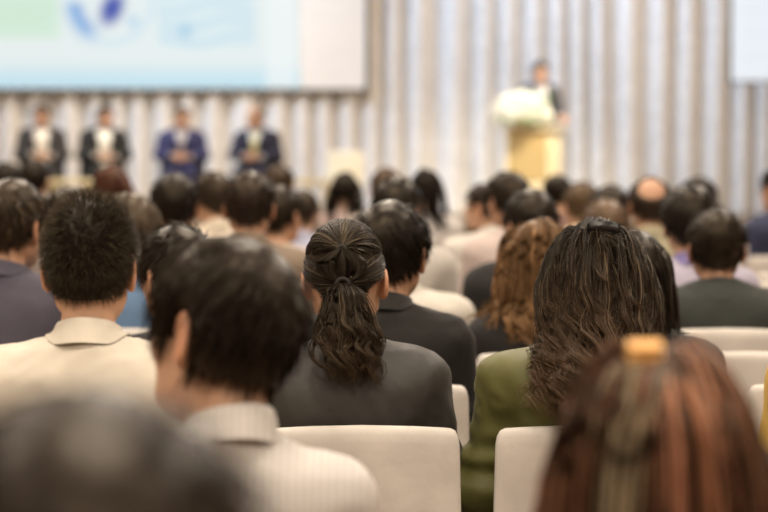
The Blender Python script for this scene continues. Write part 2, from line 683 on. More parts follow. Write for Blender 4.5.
def scalp_r(t, D):
    """scalp radius for unit directions D (from HO)"""
    R = t['scalp']
    nt_, nf = R.shape
    th = np.arccos(np.clip(D[..., 2], -1, 1))
    ph = np.arctan2(D[..., 0], D[..., 1]) % (2 * np.pi)
    u = np.clip(th / math.radians(140) * (nt_ - 1), 0, nt_ - 1.001)
    v = ph / (2 * np.pi) * nf
    i = u.astype(int)
    j = v.astype(int) % nf
    a, b = u - i, v - np.floor(v)
    j2 = (j + 1) % nf
    return (R[i, j] * (1 - a) + R[i + 1, j] * a) * (1 - b) + (R[i, j2] * (1 - a) + R[i + 1, j2] * a) * b


def unit(v):
    return v / np.maximum(np.linalg.norm(v, axis=-1, keepdims=True), 1e-9)


def hair_mask(P, nape=-0.068, recede=0.0, crown=None, earhole=True):
    """1 where hair grows; P in template coordinates on the scalp"""
    q = P - HC
    z = q[..., 2]
    ylim = np.interp(z, [-0.12, -0.075, -0.03, -0.024, 0.0, 0.03, 0.06, 0.082, 0.10, 0.135],
                     [-0.07, -0.045, -0.022, 0.008, 0.022, 0.036, 0.046, 0.066 - recede, 0.088 - recede, 0.2])
    g = np.minimum(ylim - q[..., 1], (z - nape - 1.25 * np.maximum(np.abs(q[..., 0]) - 0.022, 0)) * 0.8)
    m = smoothstep(-0.002, 0.012, g)
    if earhole:
        e = np.hypot((q[..., 1] + 0.004) / 0.021, (z - 0.000) / 0.037)
        m = m * np.where(np.abs(q[..., 0]) > 0.04, smoothstep(0.85, 1.15, e), 1.0)
    if crown is not None:
        c, rad = crown
        d = np.linalg.norm(q - np.array(c), axis=-1)
        m = m * smoothstep(rad, rad + 0.02, d)
    return m

# ------------------------------------------------------------------ hair
def tubes(P, rad, col):
    """P (N,S,3) paths, rad (N,S), col (N,S,3) -> three-sided tapering strands"""
    n, s, _ = P.shape
    T = unit(np.gradient(P, axis=1))
    ref = np.where(np.abs(T[..., 2:3]) > 0.9, np.array([1.0, 0, 0]), np.array([0, 0, 1.0]))
    e1 = unit(np.cross(T, ref))
    e2 = np.cross(T, e1)
    V = np.stack([P + rad[..., None] * (math.cos(a) * e1 + math.sin(a) * e2) for a in (0.0, 2.094, 4.189)], 2)
    base = (np.arange(n)[:, None, None] * s + np.arange(s - 1)[None, :, None]) * 3
    k = np.arange(3)[None, None, :]
    k2 = (k + 1) % 3
    q = np.stack([base + k, base + k2, base + 3 + k2, base + 3 + k], -1).reshape(-1, 4)
    C = np.repeat(col[:, :, None, :], 3, 2).reshape(-1, 3)
    return V.reshape(-1, 3), q, C


def merge(parts):
    V, Q, C, o = [], [], [], 0
    for v, q, c in parts:
        V.append(v)
        Q.append(q + o)
        C.append(c)
        o += len(v)
    return np.concatenate(V), np.concatenate(Q), np.concatenate(C)


def hair_cap(t, sp, rng):
    nt_, nf = (44, 72) if sp.get('n', sp.get('K', 0) * 10) > 950 else (26, 40)
    th = np.linspace(0.001, math.radians(128), nt_)
    ph = np.linspace(0, 2 * np.pi, nf, endpoint=False)
    D = np.stack([np.outer(np.sin(th), np.sin(ph)), np.outer(np.sin(th), np.cos(ph)), np.repeat(np.cos(th)[:, None], nf, 1)], -1)
    r = scalp_r(t, D)
    P = HO + D * r[..., None]
    m = hair_mask(P, sp.get('nape', -0.068), sp.get('recede', 0.0), sp.get('crown'), sp['kind'] == 'short')
    q = P - HC
    top = smoothstep(-0.02, 0.10, q[..., 2])
    th_ = sp['side'] * (1 - top) + sp['top'] * top
    th_ = th_ * (0.45 + 0.55 * smoothstep(-0.08, -0.02, q[..., 2]))
    wob = Wobble(int(rng.integers(1e6)), 38, 9)(P)
    th_ = th_ * (1 + sp.get('tuft', 0.25) * wob)
    thick = -0.005 + m * (th_ + 0.005)
    V = (HO + D * (r + thick)[..., None]).reshape(-1, 3)
    c = np.array(sp['col'])
    C = np.repeat(c[None], len(V), 0) * (0.9 + 0.2 * wob.reshape(-1, 1))
    Q = grid_quads(nt_, nf, True)[:, ::-1]
    return V, Q, C


def scalp_roots(t, sp, n, rng, lim=124):
    D = unit(rng.normal(0, 1, (n * 5, 3)))
    D = D[D[:, 2] > math.cos(math.radians(lim))]
    r = scalp_r(t, D)
    m = hair_mask(HO + D * r[:, None], sp.get('nape', -0.068), sp.get('recede', 0.0), sp.get('crown'), sp['kind'] == 'short')
    D, r = D[m > 0.45], r[m > 0.45]
    return D[:n], r[:n]


def strand_colors(sp, n, s, rng, xs=None):
    c = np.array(sp['col'])[None, None, :] * np.exp(rng.normal(-0.1, 0.45, (n, 1, 1)))
    if 'streaks' in sp:
        for (sc, frac) in sp['streaks']:
            pick = rng.random(n) < frac
            c = np.where(pick[:, None, None], np.array(sc) * rng.uniform(0.7, 1.2, (n, 1, 1)), c)
    if 'bands' in sp and xs is not None:
        for (x0, x1, bc, frac) in sp['bands']:
            pick = (xs > x0) & (xs < x1) & (rng.random(n) < frac)
            c = np.where(pick[:, None, None], np.array(bc) * rng.uniform(0.75, 1.2, (n, 1, 1)), c)
    c = np.repeat(c, s, 1) if c.shape[1] == 1 else c
    if 'tip' in sp:
        u = np.linspace(0, 1, s)[None, :, None] ** 1.6
        c = c * (1 - u) + np.array(sp['tip']) * rng.uniform(0.6, 1.4, (n, 1, 1)) * u
    return c


def hair_short(t, sp, rng):
    parts = [hair_cap(t, sp, rng)]
    n = sp['n']
    D, r = scalp_roots(t, sp, n, rng)
    n = len(D)
    q0 = HO + D * r[:, None]
    top = smoothstep(-0.02, 0.09, (q0 - HC)[:, 2])
    Wd = unit(np.array(sp.get('whorl', (0.02, -0.75, 0.75))))
    Wp = HO + Wd * 0.11
    f = q0 - Wp
    f = unit(f - D * (f * D).sum(1, keepdims=True))
    dist = np.linalg.norm(q0 - Wp, axis=1)
    sw = np.exp(-(dist / 0.05) ** 2)[:, None]
    f = unit(f + np.cross(D, f) * sw * 0.9 + np.array(sp.get('comb', (0, 0, 0))) * top[:, None])
    f = unit(f - D * (f * D).sum(1, keepdims=True) * 0.8)
    lift = sp['lift_side'] * (1 - top) + sp['lift'] * top + rng.normal(0, sp.get('mess', 0.12), n)
    L = (sp['len_side'] * (1 - top) + sp['len'] * top) * rng.uniform(0.7, 1.15, n)
    S = sp.get('S', 5)
    off = (sp['side'] * (1 - top) + sp['top'] * top) * 0.75
    p = HO + D * (r + off * rng.uniform(0.4, 1.0, n))[:, None]
    d = unit(f * np.cos(lift)[:, None] + D * np.sin(lift)[:, None] + rng.normal(0, sp.get('mess', 0.12), (n, 3)))
    path = [p]
    for i in range(S - 1):
        p = p + d * (L / (S - 1))[:, None]
        d = unit(d + np.array((0, 0, -1.0)) * sp.get('grav', 0.12) - unit(p - HO) * sp.get('hug', 0.10))
        v = p - HO
        rr = np.linalg.norm(v, axis=1)
        dd = v / rr[:, None]
        lo = scalp_r(t, dd) + off * 0.8 + 0.0005
        p = HO + dd * np.maximum(rr, lo)[:, None]
        path.append(p)
    P = np.stack(path, 1)
    qq = P - HC
    e = np.hypot((qq[..., 1] + 0.004) / 0.022, qq[..., 2] / 0.038)
    ok = ~((np.abs(qq[..., 0]) > 0.05) & (e < 1.0)).any(1)
    P = P[ok]
    n = len(P)
    w = sp['w'] * rng.uniform(0.7, 1.2, (n, 1)) * np.interp(np.linspace(0, 1, S), [0, 0.6, 1], [1, 0.8, 0.15])[None]
    parts.append(tubes(P, w, strand_colors(sp, n, S, rng)))
    return merge(parts)


def fall(t, p, d, L, S, off, stiff, rng, back=0.0):
    """let guides slide over the head and shoulders and hang down"""
    prims = t['B']['torso'] + t['B']['neck'] + t['B']['arms'][:1] + t['B']['arms'][3:4]
    path = [p]
    ear = np.array([[0.085, HC[1] - 0.006, HC[2]], [-0.085, HC[1] - 0.006, HC[2]]])
    for i in range(S - 1):
        ds = (L / (S - 1))[:, None]
        d = unit(d * stiff + np.array((0, -back, -1.0)) * (1 - stiff))
        q = p + d * ds
        v = q - HO
        rr = np.linalg.norm(v, axis=1)
        dd = v / rr[:, None]
        de = np.min(np.linalg.norm(q[:, None] - ear[None], axis=2), axis=1)
        lo = scalp_r(t, dd) + off + 0.020 * np.exp(-(de / 0.04) ** 2)
        inside = (rr < lo) & (dd[:, 2] > -0.7)
        q = np.where(inside[:, None], HO + dd * lo[:, None], q)
        for _ in range(2):
            sd = sd_points(prims, q) - 0.016 - off * 0.6
            near = sd < 0
            if near.any():
                e = 0.004
                g = np.stack([sd_points(prims, q[near] + e * np.eye(3)[k]) for k in range(3)], 1) - (sd[near] + 0.016 + off[near] * 0.6)[:, None]
                q[near] -= unit(g) * sd[near][:, None]
        d = unit(q - p)
        p = q
        path.append(p)
    return np.stack(path, 1)


def locks(G, sp, rng, kids, spread, wave, freq, w, wstart=0.2):
    """children strands around guides G (K,S,3), with shared waves per lock"""
    K, S, _ = G.shape
    T = unit(np.gradient(G, axis=1))
    v = G - (HO + np.array((0, 0, -0.10)))
    e1 = unit(np.cross(T, unit(v)))
    e2 = unit(np.cross(T, e1))
    u = np.linspace(0, 1, S)
    ph = rng.uniform(0, 6.28, (K, 1))
    fr = freq * rng.uniform(0.8, 1.25, (K, 1))
    amp = wave * smoothstep(wstart, 0.80, u)[None] * rng.uniform(0.5, 1.3, (K, 1))
    wv = (amp * np.sin(6.283 * fr * u[None] + ph))[..., None] * e1 + (0.6 * amp * np.cos(6.283 * fr * u[None] + ph))[..., None] * e2
    G = G + wv
    out = []
    prof = np.interp(u, [0, 0.3, 0.8, 1], [0.9, 1.0, 0.8, 0.35])[None, :, None]
    a = rng.uniform(0, 6.28, (K, kids, 1, 1))
    rad = spread * np.sqrt(rng.random((K, kids, 1, 1)))
    tw = 6.283 * 0.5 * u[None, None, :, None] * rng.choice([-1, 1], (K, 1, 1, 1))
    P = G[:, None] + prof[None] * rad * (np.cos(a + tw) * e1[:, None] + 0.6 * np.sin(a + tw) * e2[:, None])
    # stray wobble per child
    st = rng.normal(0, 1, (K, kids, 1, 3)) * (0.0025 + wave * 0.09) * (u ** 1.5)[None, None, :, None]
    P = (P + st).reshape(K * kids, S, 3)
    n = len(P)
    ww = w * rng.uniform(0.6, 1.3, (n, 1)) * np.interp(u, [0, 0.7, 1], [1, 0.9, 0.2])[None]
    return tubes(P, ww, strand_colors(sp, n, S, rng, P[:, S // 2, 0]))


def hair_long(t, sp, rng):
    parts = [hair_cap(t, sp, rng)]
    K = sp['K']
    D, r = scalp_roots(t, sp, K, rng, 122)
    K = len(D)
    off = rng.uniform(0.25, 1.0, K) * sp['vol']
    q0 = HO + D * (r + off * 0.5)[:, None]
    sx = np.sign(D[:, 0:1]) * smoothstep(0.0, 0.25, np.abs(D[:, 0:1]))
    cm = np.concatenate([sx * sp.get('part', 0.5), np.full((K, 1), -sp.get('comb_back', 0.8)), np.full((K, 1), -0.2)], 1)
    d = unit(cm - D * (cm * D).sum(1, keepdims=True))
    L = sp['len'] * rng.uniform(0.75, 1.08, K) * (0.62 + 0.38 * smoothstep(-0.06, 0.11, (q0 - HC)[:, 2]))
    G = fall(t, q0, d, L, sp['S'], off, sp.get('stiff', 0.55), rng, sp.get('back', 0.0))
    if 'narrow' in sp:
        k = smoothstep(1.20, 1.02, G[..., 2])
        G[..., 0] *= 1 - (1 - sp['narrow']) * k
        G[..., 1] -= sp.get('set_back', 0.0) * k
    parts.append(locks(G, sp, rng, sp['kids'], sp['spread'], sp['wave'], sp['freq'], sp['w'], sp.get('wstart', 0.2)))
    if 'gather' in sp:                         # top section drawn back to a clip
        gd = unit(np.array(sp['gather']))
        D2, r2 = scalp_roots(t, sp, 700, rng, 70)
        keep = D2 @ gd > 0.45
        parts.append(drawn(t, sp, rng, D2[keep], gd, 0.020, 0.024, sp['w'] * 1.1))
    return merge(parts)


def drawn(t, sp, rng, D, gd, off0, off1, w, S=11):
    """strands pulled tight over the head towards the direction gd"""
    n = len(D)
    u = np.linspace(0, 1, S)[None, :, None]
    om = np.arccos(np.clip(D @ gd, -0.999, 0.9999))[:, None, None]
    X = (np.sin((1 - u) * om) * D[:, None] + np.sin(u * om) * gd[None, None]) / np.sin(om)
    X = unit(X + rng.normal(0, 0.010, (n, 1, 3)) * np.sin(np.pi * u))
    o = off0 + (off1 - off0) * u[..., 0] + rng.uniform(-0.004, 0.003, (n, 1)) + 0.004 * np.sin(np.pi * u[..., 0]) * rng.random((n, 1))
    P = HO + X * (scalp_r(t, X) + o)[..., None]
    ww = w * rng.uniform(0.6, 1.2, (n, 1)) * np.ones((1, S))
    return tubes(P, ww, strand_colors({k: v for k, v in sp.items() if k != 'tip'}, n, S, rng))


def hair_pony(t, sp, rng):
    parts = [hair_cap(t, sp, rng)]
    tie = np.array(sp['tie'])
    tie2 = np.array(sp['tie2'])
    gd, gd2 = unit(tie - (HO - HC)), unit(tie2 - (HO - HC))
    D, r = scalp_roots(t, sp, sp['n'], rng, 124)
    upper = D[:, 2] > 0.40 + 0.12 * np.abs(D[:, 0])
    parts.append(drawn(t, sp, rng, D[~upper], gd, 0.009, 0.013, sp['w']))
    parts.append(drawn(t, sp, rng, D[upper], gd2, 0.012, 0.016, sp['w']))
    # rolled sides running from the upper knot to the lower tie
    S = 12
    u = np.linspace(0, 1, S)[None, :]
    for sgn in (-1, 0, 1):
        n = 220
        spread_ = (0.030 * np.abs(sgn) + 0.006) * rng.uniform(0.5, 1.4, (n, 1))
        X = unit(gd2[None, None] * (1 - u[..., None]) + gd[None, None] * u[..., None])
        P = HO + X * (scalp_r(t, X) + 0.018 + rng.uniform(-0.004, 0.006, (n, 1)))[..., None]
        P[..., 0] += (sgn * spread_ + rng.normal(0, 0.003, (n, 1))) * np.sin(np.pi * u)
        parts.append(tubes(P, sp['w'] * np.ones((n, S)), strand_colors({'col': sp['col']}, n, S, rng)))
    # the tail
    K = sp['K']
    T0 = HC + tie + np.array((0, -0.012, 0.0))
    S = sp['S']
    u = np.linspace(0, 1, S)[None, :]
    an, rd = rng.uniform(0, 6.283, (K, 1)), np.sqrt(rng.random((K, 1)))
    a_, b_ = rd * np.cos(an), rd * np.sin(an)
    L = sp['len'] * rng.uniform(0.70, 1.08, (K, 1))
    wx = np.interp(u, [0, 0.12, 0.4, 0.75, 1], [0.010, 0.026, 0.048, sp['fat'], sp['fat'] * 0.72])
    wy = np.interp(u, [0, 0.12, 0.4, 0.75, 1], [0.008, 0.016, 0.028, 0.034, 0.026])
    cy = np.interp(u, [0, 0.15, 0.5, 1], [0.0, -0.022, -0.040, -0.052])
    bow = rng.normal(0, 0.012, (K, 1)) * np.sin(np.pi * u)
    G = np.stack([T0[0] + a_ * wx + bow + 0.012 * u, T0[1] + cy + b_ * wy, T0[2] + 0.012 * np.sin(np.pi * np.minimum(u * 3, 1)) - L * u], -1)
    parts.append(locks(G, sp, rng, sp['kids'], sp['spread'], sp['wave'], sp['freq'], sp['w'], 0.1))
    return merge(parts)


BLACK = (0.011, 0.0085, 0.007)
DARK = (0.017, 0.012, 0.0085)
BROWN = (0.070, 0.042, 0.024)


def st_short(col=BLACK, **k):
    d = dict(kind='short', col=col, top=0.020, side=0.013, len=0.05, len_side=0.035, lift=0.22, lift_side=0.08, n=420, w=0.0022, tuft=0.30, nape=-0.066, S=5)
    d.update(k)
    return d


def st_long(col=BLACK, **k):
    d = dict(kind='long', col=col, top=0.013, side=0.010, vol=0.020, len=0.40, K=70, kids=7, spread=0.011, wave=0.006, freq=1.6, w=0.0024, S=11, nape=-0.055)
    d.update(k)
    return d


def make_hair(t, sp, seed):
    rng = np.random.default_rng(seed)
    return {'short': hair_short, 'long': hair_long, 'pony': hair_pony}[sp['kind']](t, sp, rng)


# ------------------------------------------------------------------ posing
def rot(ax, a):
    return np.array(Matrix.Rotation(a, 3, ax))


class Pose:
    def __init__(self, up=0.0, yaw=0, pitch=0, roll=0, lean=0, side=0, ts=1.0, bulk=1.0, hs=1.0, hw=1.0):
        r = math.radians
        self.up, self.ts, self.bulk, self.hs = up, ts, bulk, hs
        self.R = rot('Z', r(yaw)) @ rot('X', r(-pitch)) @ rot('Y', r(roll))
        self.lean, self.side, self.hw = r(lean), r(side), np.array((hw, 1, 1))

    def __call__(self, P):
        P = np.array(P, dtype=float)
        u = self.up
        z = P[:, 2] - u
        wh = smoothstep(1.03, 1.13, z)[:, None]
        piv = np.array((0, -0.030, 1.095 + u))
        ph = piv + (((P - piv) * self.hw) @ self.R.T) * self.hs
        core = (1 - wh) * smoothstep(0.30, 0.6, z)[:, None]
        P = P * np.array((1, 1, 1)) + P * np.array((self.bulk - 1, self.bulk - 1, 0)) * core
        P = P * (1 - wh) + ph * wh
        z = P[:, 2] - u
        zz = np.where(z < 0.5, z, np.where(z < 1.08, 0.5 + (z - 0.5) * self.ts, z + 0.58 * (self.ts - 1)))
        P[:, 2] = zz + u
        wl = smoothstep(0.50, 0.95, zz)
        for ang, ax in ((self.lean, 0), (self.side, 1)):
            if ang:
                a = ang * wl * np.array(1.0)
                c, s = np.cos(a), np.sin(a)
                h = P[:, 2] - (0.52 + u)
                if ax == 0:      # positive lean = forward (+y)
                    y, hh = P[:, 1] * c + h * s, -P[:, 1] * s + h * c
                    P[:, 1] = y
                else:
                    x, hh = P[:, 0] * c + h * s, -P[:, 0] * s + h * c
                    P[:, 0] = x
                P[:, 2] = hh + 0.52 + u
        return P


def vnormals(V, Q):
    a, b, c, d = (V[Q[:, i]] for i in range(4))
    n = np.cross(c - a, d - b)
    out = np.zeros_like(V)
    for i in range(4):
        np.add.at(out, Q[:, i], n)
    return unit(out)


def compact(V, Q):
    used = np.unique(Q)
    m = np.full(len(V), -1)
    m[used] = np.arange(len(used))
    return V[used], m[Q]


def upper_cloth(t, kind, sleeve, neck=1.0, opening=None, fold=1.0, seed=1, flare=0.0, hem=0.475):
    V, Q = t[kind]
    up = t['up']
    c = V[Q].mean(1)
    par, dist = arm_param(t['B'], c)
    z = c[:, 2] - up
    rad = np.hypot(c[:, 0], c[:, 1] + 0.035)
    keep = ~((z > 1.03) & (rad < 0.050 * neck)) & (z > hem)
    keep &= ~((par > sleeve) & (dist < 0.085))
    if opening:
        z0, z1, w0, w1 = opening
        wlim = w0 + (w1 - w0) * np.clip((z - z0) / (z1 - z0), 0, 1)
        keep &= ~((c[:, 1] > 0.03) & (np.abs(c[:, 0]) < wlim) & (z > z0) & ((par < 0.3) | (dist > 0.075)))
    Q = Q[keep]
    V, Q = compact(V, Q)
    n = vnormals(V, Q)
    w1 = Wobble(seed, 24, 8, (1.0, 0.8, 0.7))(V)
    w2 = Wobble(seed + 1, 60, 8, (1.0, 1.0, 0.5))(V)
    par, dist = arm_param(t['B'], V)
    arm = smoothstep(0.10, 0.05, dist)
    # drag lines around the arms and a loose fall down the back
    ring = np.sin(par * 21 + 3 * w1)
    disp = fold * (0.0045 * w1 + 0.0050 * (0.35 - np.abs(w2)) + 0.0028 * arm * ring * smoothstep(0.25, 0.8, par))
    V = V + n * (disp + 0.001)[:, None]
    if flare:
        V = V + n * (flare * arm * smoothstep(0.55, sleeve, par))[:, None]
    return V, Q


def collar(kind, t, sex, up=0.0):
    k = 0.88 if sex == 'f' else 1.0
    if kind == 'shirt':
        prof = [(0.062, 1.050), (0.058, 1.085), (0.0545, 1.116), (0.057, 1.126), (0.062, 1.126), (0.066, 1.116), (0.071, 1.102), (0.079, 1.084)]
        A, drop, inner = 2.92, 0.045, 3
        grow, km = 0.0115, 1.25
    elif kind == 'jacket':
        prof = [(0.072, 1.04), (0.067, 1.075), (0.066, 1.094), (0.070, 1.100), (0.076, 1.097), (0.088, 1.075), (0.104, 1.048)]
        A, drop, inner = 2.25, 0.055, 3
        grow, km = 0.022, 1.6
    else:
        prof = [(0.072, 1.045), (0.068, 1.068), (0.069, 1.078), (0.074, 1.076), (0.082, 1.058)]
        A, drop, inner = math.pi, 0.05, 2
        grow, km = 0.0105, 1.25
    n = 44
    a = np.linspace(-A, A, n)
    V = []
    for R, z in prof:
        zc = z - drop * (1 - np.cos(a)) / 2
        cy = -0.035 + (z - 1.06) * 0.25 + 0.004 * (1 - np.cos(a))
        V.append(np.stack([R * k * np.sin(a), cy - R * k * np.cos(a), zc + up], 1))
    V = np.stack(V, 0)
    prims = [(*q[:-1], q[-1] * km) for q in t['B']['torso'] + t['B']['arms']]
    out = V[inner:].reshape(-1, 3)
    for _ in range(6):
        sd = sd_points(prims, out, grow)
        out[:, 2] += np.maximum(-sd, 0) * 0.9
    V[inner:] = out.reshape(V[inner:].shape)
    V = V.reshape(-1, 3)
    V += 0.0012 * np.stack([Wobble(5, 60)(V), Wobble(6, 60)(V), Wobble(7, 60)(V)], 1)
    return V, grid_quads(len(prof), n)


def project_front(t, kind, X, Zs, lift):
    """y on the front of a garment for given x, z"""
    prims = t['B']['torso']
    g, km = (0.009, 1.25) if kind == 'shirt' else (0.019, 1.6)
    y = np.full(X.shape, 0.30)
    pr = [(*q[:-1], q[-1] * km) for q in prims]
    for _ in range(40):
        sd = sd_points(pr, np.stack([X, y, Zs], -1)) - g
        y = y - sd * 0.8
    return y + lift


def strip(t, kind, edge, lift):
    """edge: rows of (x_left, x_right, z) -> thin raised strip on a garment's front"""
    rows = []
    for xl, xr, z in edge:
        X = np.linspace(xl, xr, 5)
        Zs = np.full(5, z + t['up'])
        rows.append(np.stack([X, project_front(t, kind, X, Zs, lift), Zs], -1))
    V = np.stack(rows, 0)
    n = len(edge)
    B = V.copy()
    B[..., 1] -= 0.006
    W = np.concatenate([V.reshape(-1, 3), B.reshape(-1, 3)])
    q = grid_quads(n, 5)
    ring = [i * 5 for i in range(n)] + [(n - 1) * 5 + j for j in range(1, 5)] + [i * 5 + 4 for i in range(n - 2, -1, -1)] + [j for j in range(3, 0, -1)]
    ring = np.array(ring)
    r2 = np.roll(ring, -1)
    sideq = np.stack([ring, r2, r2 + n * 5, ring + n * 5], -1)
    return W, np.concatenate([q, q[:, ::-1] + n * 5, sideq])


SKINS = {'light': (0.60, 0.36, 0.235), 'mid': (0.50, 0.285, 0.18), 'tan': (0.40, 0.22, 0.135)}


def skin_colors(V, up, tone):
    C = np.repeat(np.array(SKINS[tone])[None], len(V), 0)
    q = V - HC - np.array((0, 0, up))
    head = q[:, 2] > -0.11
    lip = head & (q[:, 1] > 0.088) & (np.abs(q[:, 0]) < 0.026) & (q[:, 2] > -0.060) & (q[:, 2] < -0.034)
    C[lip] = np.array((0.38, 0.13, 0.10))
    for s in (-1, 1):
        d = q - np.array((s * 0.031, 0.0, 0.021))
        eye = head & (q[:, 1] > 0.066) & (np.abs(d[:, 0]) < 0.014) & (np.abs(d[:, 2]) < 0.0075)
        C[eye] = np.array((0.55, 0.5, 0.45))
        C[eye & (np.abs(d[:, 0]) < 0.007)] = np.array((0.02, 0.012, 0.008))
        brow = head & (q[:, 1] > 0.05) & (np.abs(d[:, 0]) < 0.022) & (q[:, 2] > 0.043) & (q[:, 2] < 0.049)
        C[brow] = np.array((0.10, 0.06, 0.04))
    ear = head & (np.abs(q[:, 0]) > 0.078) & (np.abs(q[:, 2]) < 0.04)
    C[ear] *= np.array((1.08, 0.92, 0.86))
    return C


PCOUNT = [0]


def person(label, px, top, Y, sex='m', hair=None, wear=None, tone='light', pose='lap', z0=0.0, face=0.0, lo=True, group=None, **pk):
    """px, top: where the middle and the top of the head stand in the picture; Y: distance of the head along the hall"""
    PCOUNT[0] += 1
    seed = 100 + PCOUNT[0]
    wear = dict(wear or {})
    hair = hair or st_short()
    t = template(sex, pose)
    up = t['up']
    hs = pk.pop('hs', 0.97 if sex == 'f' else 1.0)
    target = world_z(top, Y) - z0
    topv = np.array([[0, -0.005, 1.324 + hair['top'] * 0.9 + up]])
    ts = 1.0
    for _ in range(4):
        ps = Pose(up, ts=ts, hs=hs, **pk)
        got = ps(topv)[0, 2]
        ts = min(1.14, max(0.80, ts + (target - got) / 0.58))
    ps = Pose(up, ts=ts, hs=hs, **pk)
    hp = ps((HC + np.array((0, 0, 0.03 + up)))[None])[0]
    ca, sa = math.cos(face), math.sin(face)
    hx, hy = ca * hp[0] - sa * hp[1], sa * hp[0] + ca * hp[1]
    X = world_x(px, Y, z0 + hp[2]) - hx
    root = empty('person', (X, Y - hy, z0), face)
    tag(root, label, 'person', group)
    bv, bt = t['body_lo'] if lo else t['body']
    link('body', mesh_arrays('body', ps(bv), None, bt, skin_colors(bv, up, tone)), SKIN_MAT, root)
    hv, hq, hc = make_hair(t, hair, seed)
    hv[:, 2] += up
    ho = link('hair', mesh_arrays('hair', ps(hv), hq, None, hc), HAIR_MAT, root)
    col = wear.get('col', (0.3, 0.3, 0.3))
    cmat = wear.get('mat') or cloth(col, wear.get('rough', 0.8), stripes=wear.get('stripes'), bump=wear.get('bump', 0.25), sheen=wear.get('sheen', 0.05))
    kind = wear.get('kind', 'shirt')

    def garment(nm, base, mat, **k):
        V, Q = upper_cloth(t, base + ('_lo' if lo else ''), seed=seed * 3, **k)
        o = link(nm, mesh_arrays(nm, ps(V), Q), mat, root)
        if not lo and kind == 'blouse':
            md = o.modifiers.new('thickness', 'SOLIDIFY')
            md.thickness = 0.003
            md.offset = -1
        return o

    def add_collar(ck, mat, par):
        V, Q = collar(ck, t, sex, up)
        return link('collar', mesh_arrays('collar', ps(V), Q), mat, par)

    if kind == 'shirt':
        g = garment('shirt', 'shirt', cmat, sleeve=wear.get('sleeve', 1.93), fold=wear.get('fold', 1.0))
        add_collar('shirt', wear.get('collar_mat') or cmat, g)
    elif kind in ('tee', 'blouse'):
        g = garment('blouse' if kind == 'blouse' else 'top', 'shirt', cmat, sleeve=wear.get('sleeve', 0.75), fold=wear.get('fold', 1.0), flare=wear.get('flare', 0.008))
        add_collar('band', cmat, g)
    else:                                       # a jacket over a shirt
        sm = wear.get('shirt_mat') or cloth(wear.get('shirt', (0.78, 0.76, 0.72)))
        sh = garment('shirt', 'shirt', sm, sleeve=1.95, fold=0.5)
        add_collar('shirt', sm, sh)
        op = wear.get('opening', (0.70, 1.08, 0.004, 0.075))
        g = garment('jacket', 'jacket', cmat, sleeve=1.86, fold=wear.get('fold', 0.9), opening=op)
        add_collar('jacket', cmat, g)
        if wear.get('front'):
            z0_, z1_, w0_, w1_ = op
            for s in (-1, 1):
                ed = []
                for z in np.linspace(max(z0_, 0.72), 1.02, 9):
                    wl = w0_ + (w1_ - w0_) * (z - z0_) / (z1_ - z0_)
                    lw = 0.008 + 0.050 * smoothstep(0.70, 1.0, z)
                    a, b = s * (wl - 0.006), s * (wl + lw)
                    ed.append((a, b, z) if s > 0 else (b, a, z))
                V, Q = strip(t, 'jacket', ed, 0.006)
                link('lapel', mesh_arrays('lapel', ps(V), Q, smooth=False), cmat, g)
        if wear.get('tie'):
            ed = [(-wd, wd, z) for z, wd in zip(np.linspace(0.72, 1.035, 9), np.interp(np.linspace(0, 1, 9), [0, 0.12, 0.85, 0.92, 1], [0.004, 0.036, 0.018, 0.022, 0.02]))]
            V, Q = strip(t, 'shirt', ed, 0.006)
            link('tie', mesh_arrays('tie', ps(V), Q), cloth(wear['tie'], 0.5), sh)
    V, Q = t['trousers']
    c = V[Q].mean(1)
    Q = Q[(c[:, 2] > 0.075) & (c[:, 2] < 0.64 + up)]
    V, Q = compact(V, Q)
    V = V + vnormals(V, Q) * (0.004 * Wobble(seed, 30)(V))[:, None]
    link('trousers', mesh_arrays('trousers', ps(V), Q), cloth(wear.get('legs', (0.03, 0.03, 0.035))), root)
    if 'shoe_mesh' not in t:
        t['shoe_mesh'] = []
        for V, Q in t['shoes']:
            c = V[Q].mean(1)
            V, Q2 = compact(V, Q[c[:, 2] < 0.10])
            V[:, 2] = np.maximum(V[:, 2], 0.0)
            t['shoe_mesh'].append(mesh_arrays('shoe', V, Q2))
    for me in t['shoe_mesh']:
        link('shoe', me, SHOE_MAT, root)
    return root, t, ps

# ------------------------------------------------------------------ the hall
def structure(name, lo, hi, mat):
    o = link(name, box_mesh(name, lo, hi), mat)
    o['kind'] = 'structure'
    return o


WALL = plain('wall_paint', (0.40, 0.33, 0.25), 0.85, noise=3.0, var=0.05)
XL, XR, YB, YF, ZC = -8.0, 8.0, -6.0, 27.2, 6.0
structure('floor', (XL, YB, -0.10), (XR, YF, 0.0), plain('carpet', (0.20, 0.13, 0.09), 0.95, noise=30.0, var=0.35, bump=0.3))
structure('ceiling', (XL, YB, ZC), (XR, YF, ZC + 0.1), plain('ceiling_paint', (0.52, 0.46, 0.38), 0.9, noise=2.0, var=0.03))
structure('wall_left', (XL - 0.1, YB, 0), (XL, YF, ZC), WALL)
structure('wall_right', (XR, YB, 0), (XR + 0.1, YF, ZC), WALL)
structure('wall_back', (XL, YB - 0.1, 0), (XR, YB, ZC), WALL)
structure('wall_front', (XL, YF, 0), (XR, YF + 0.1, ZC), WALL)

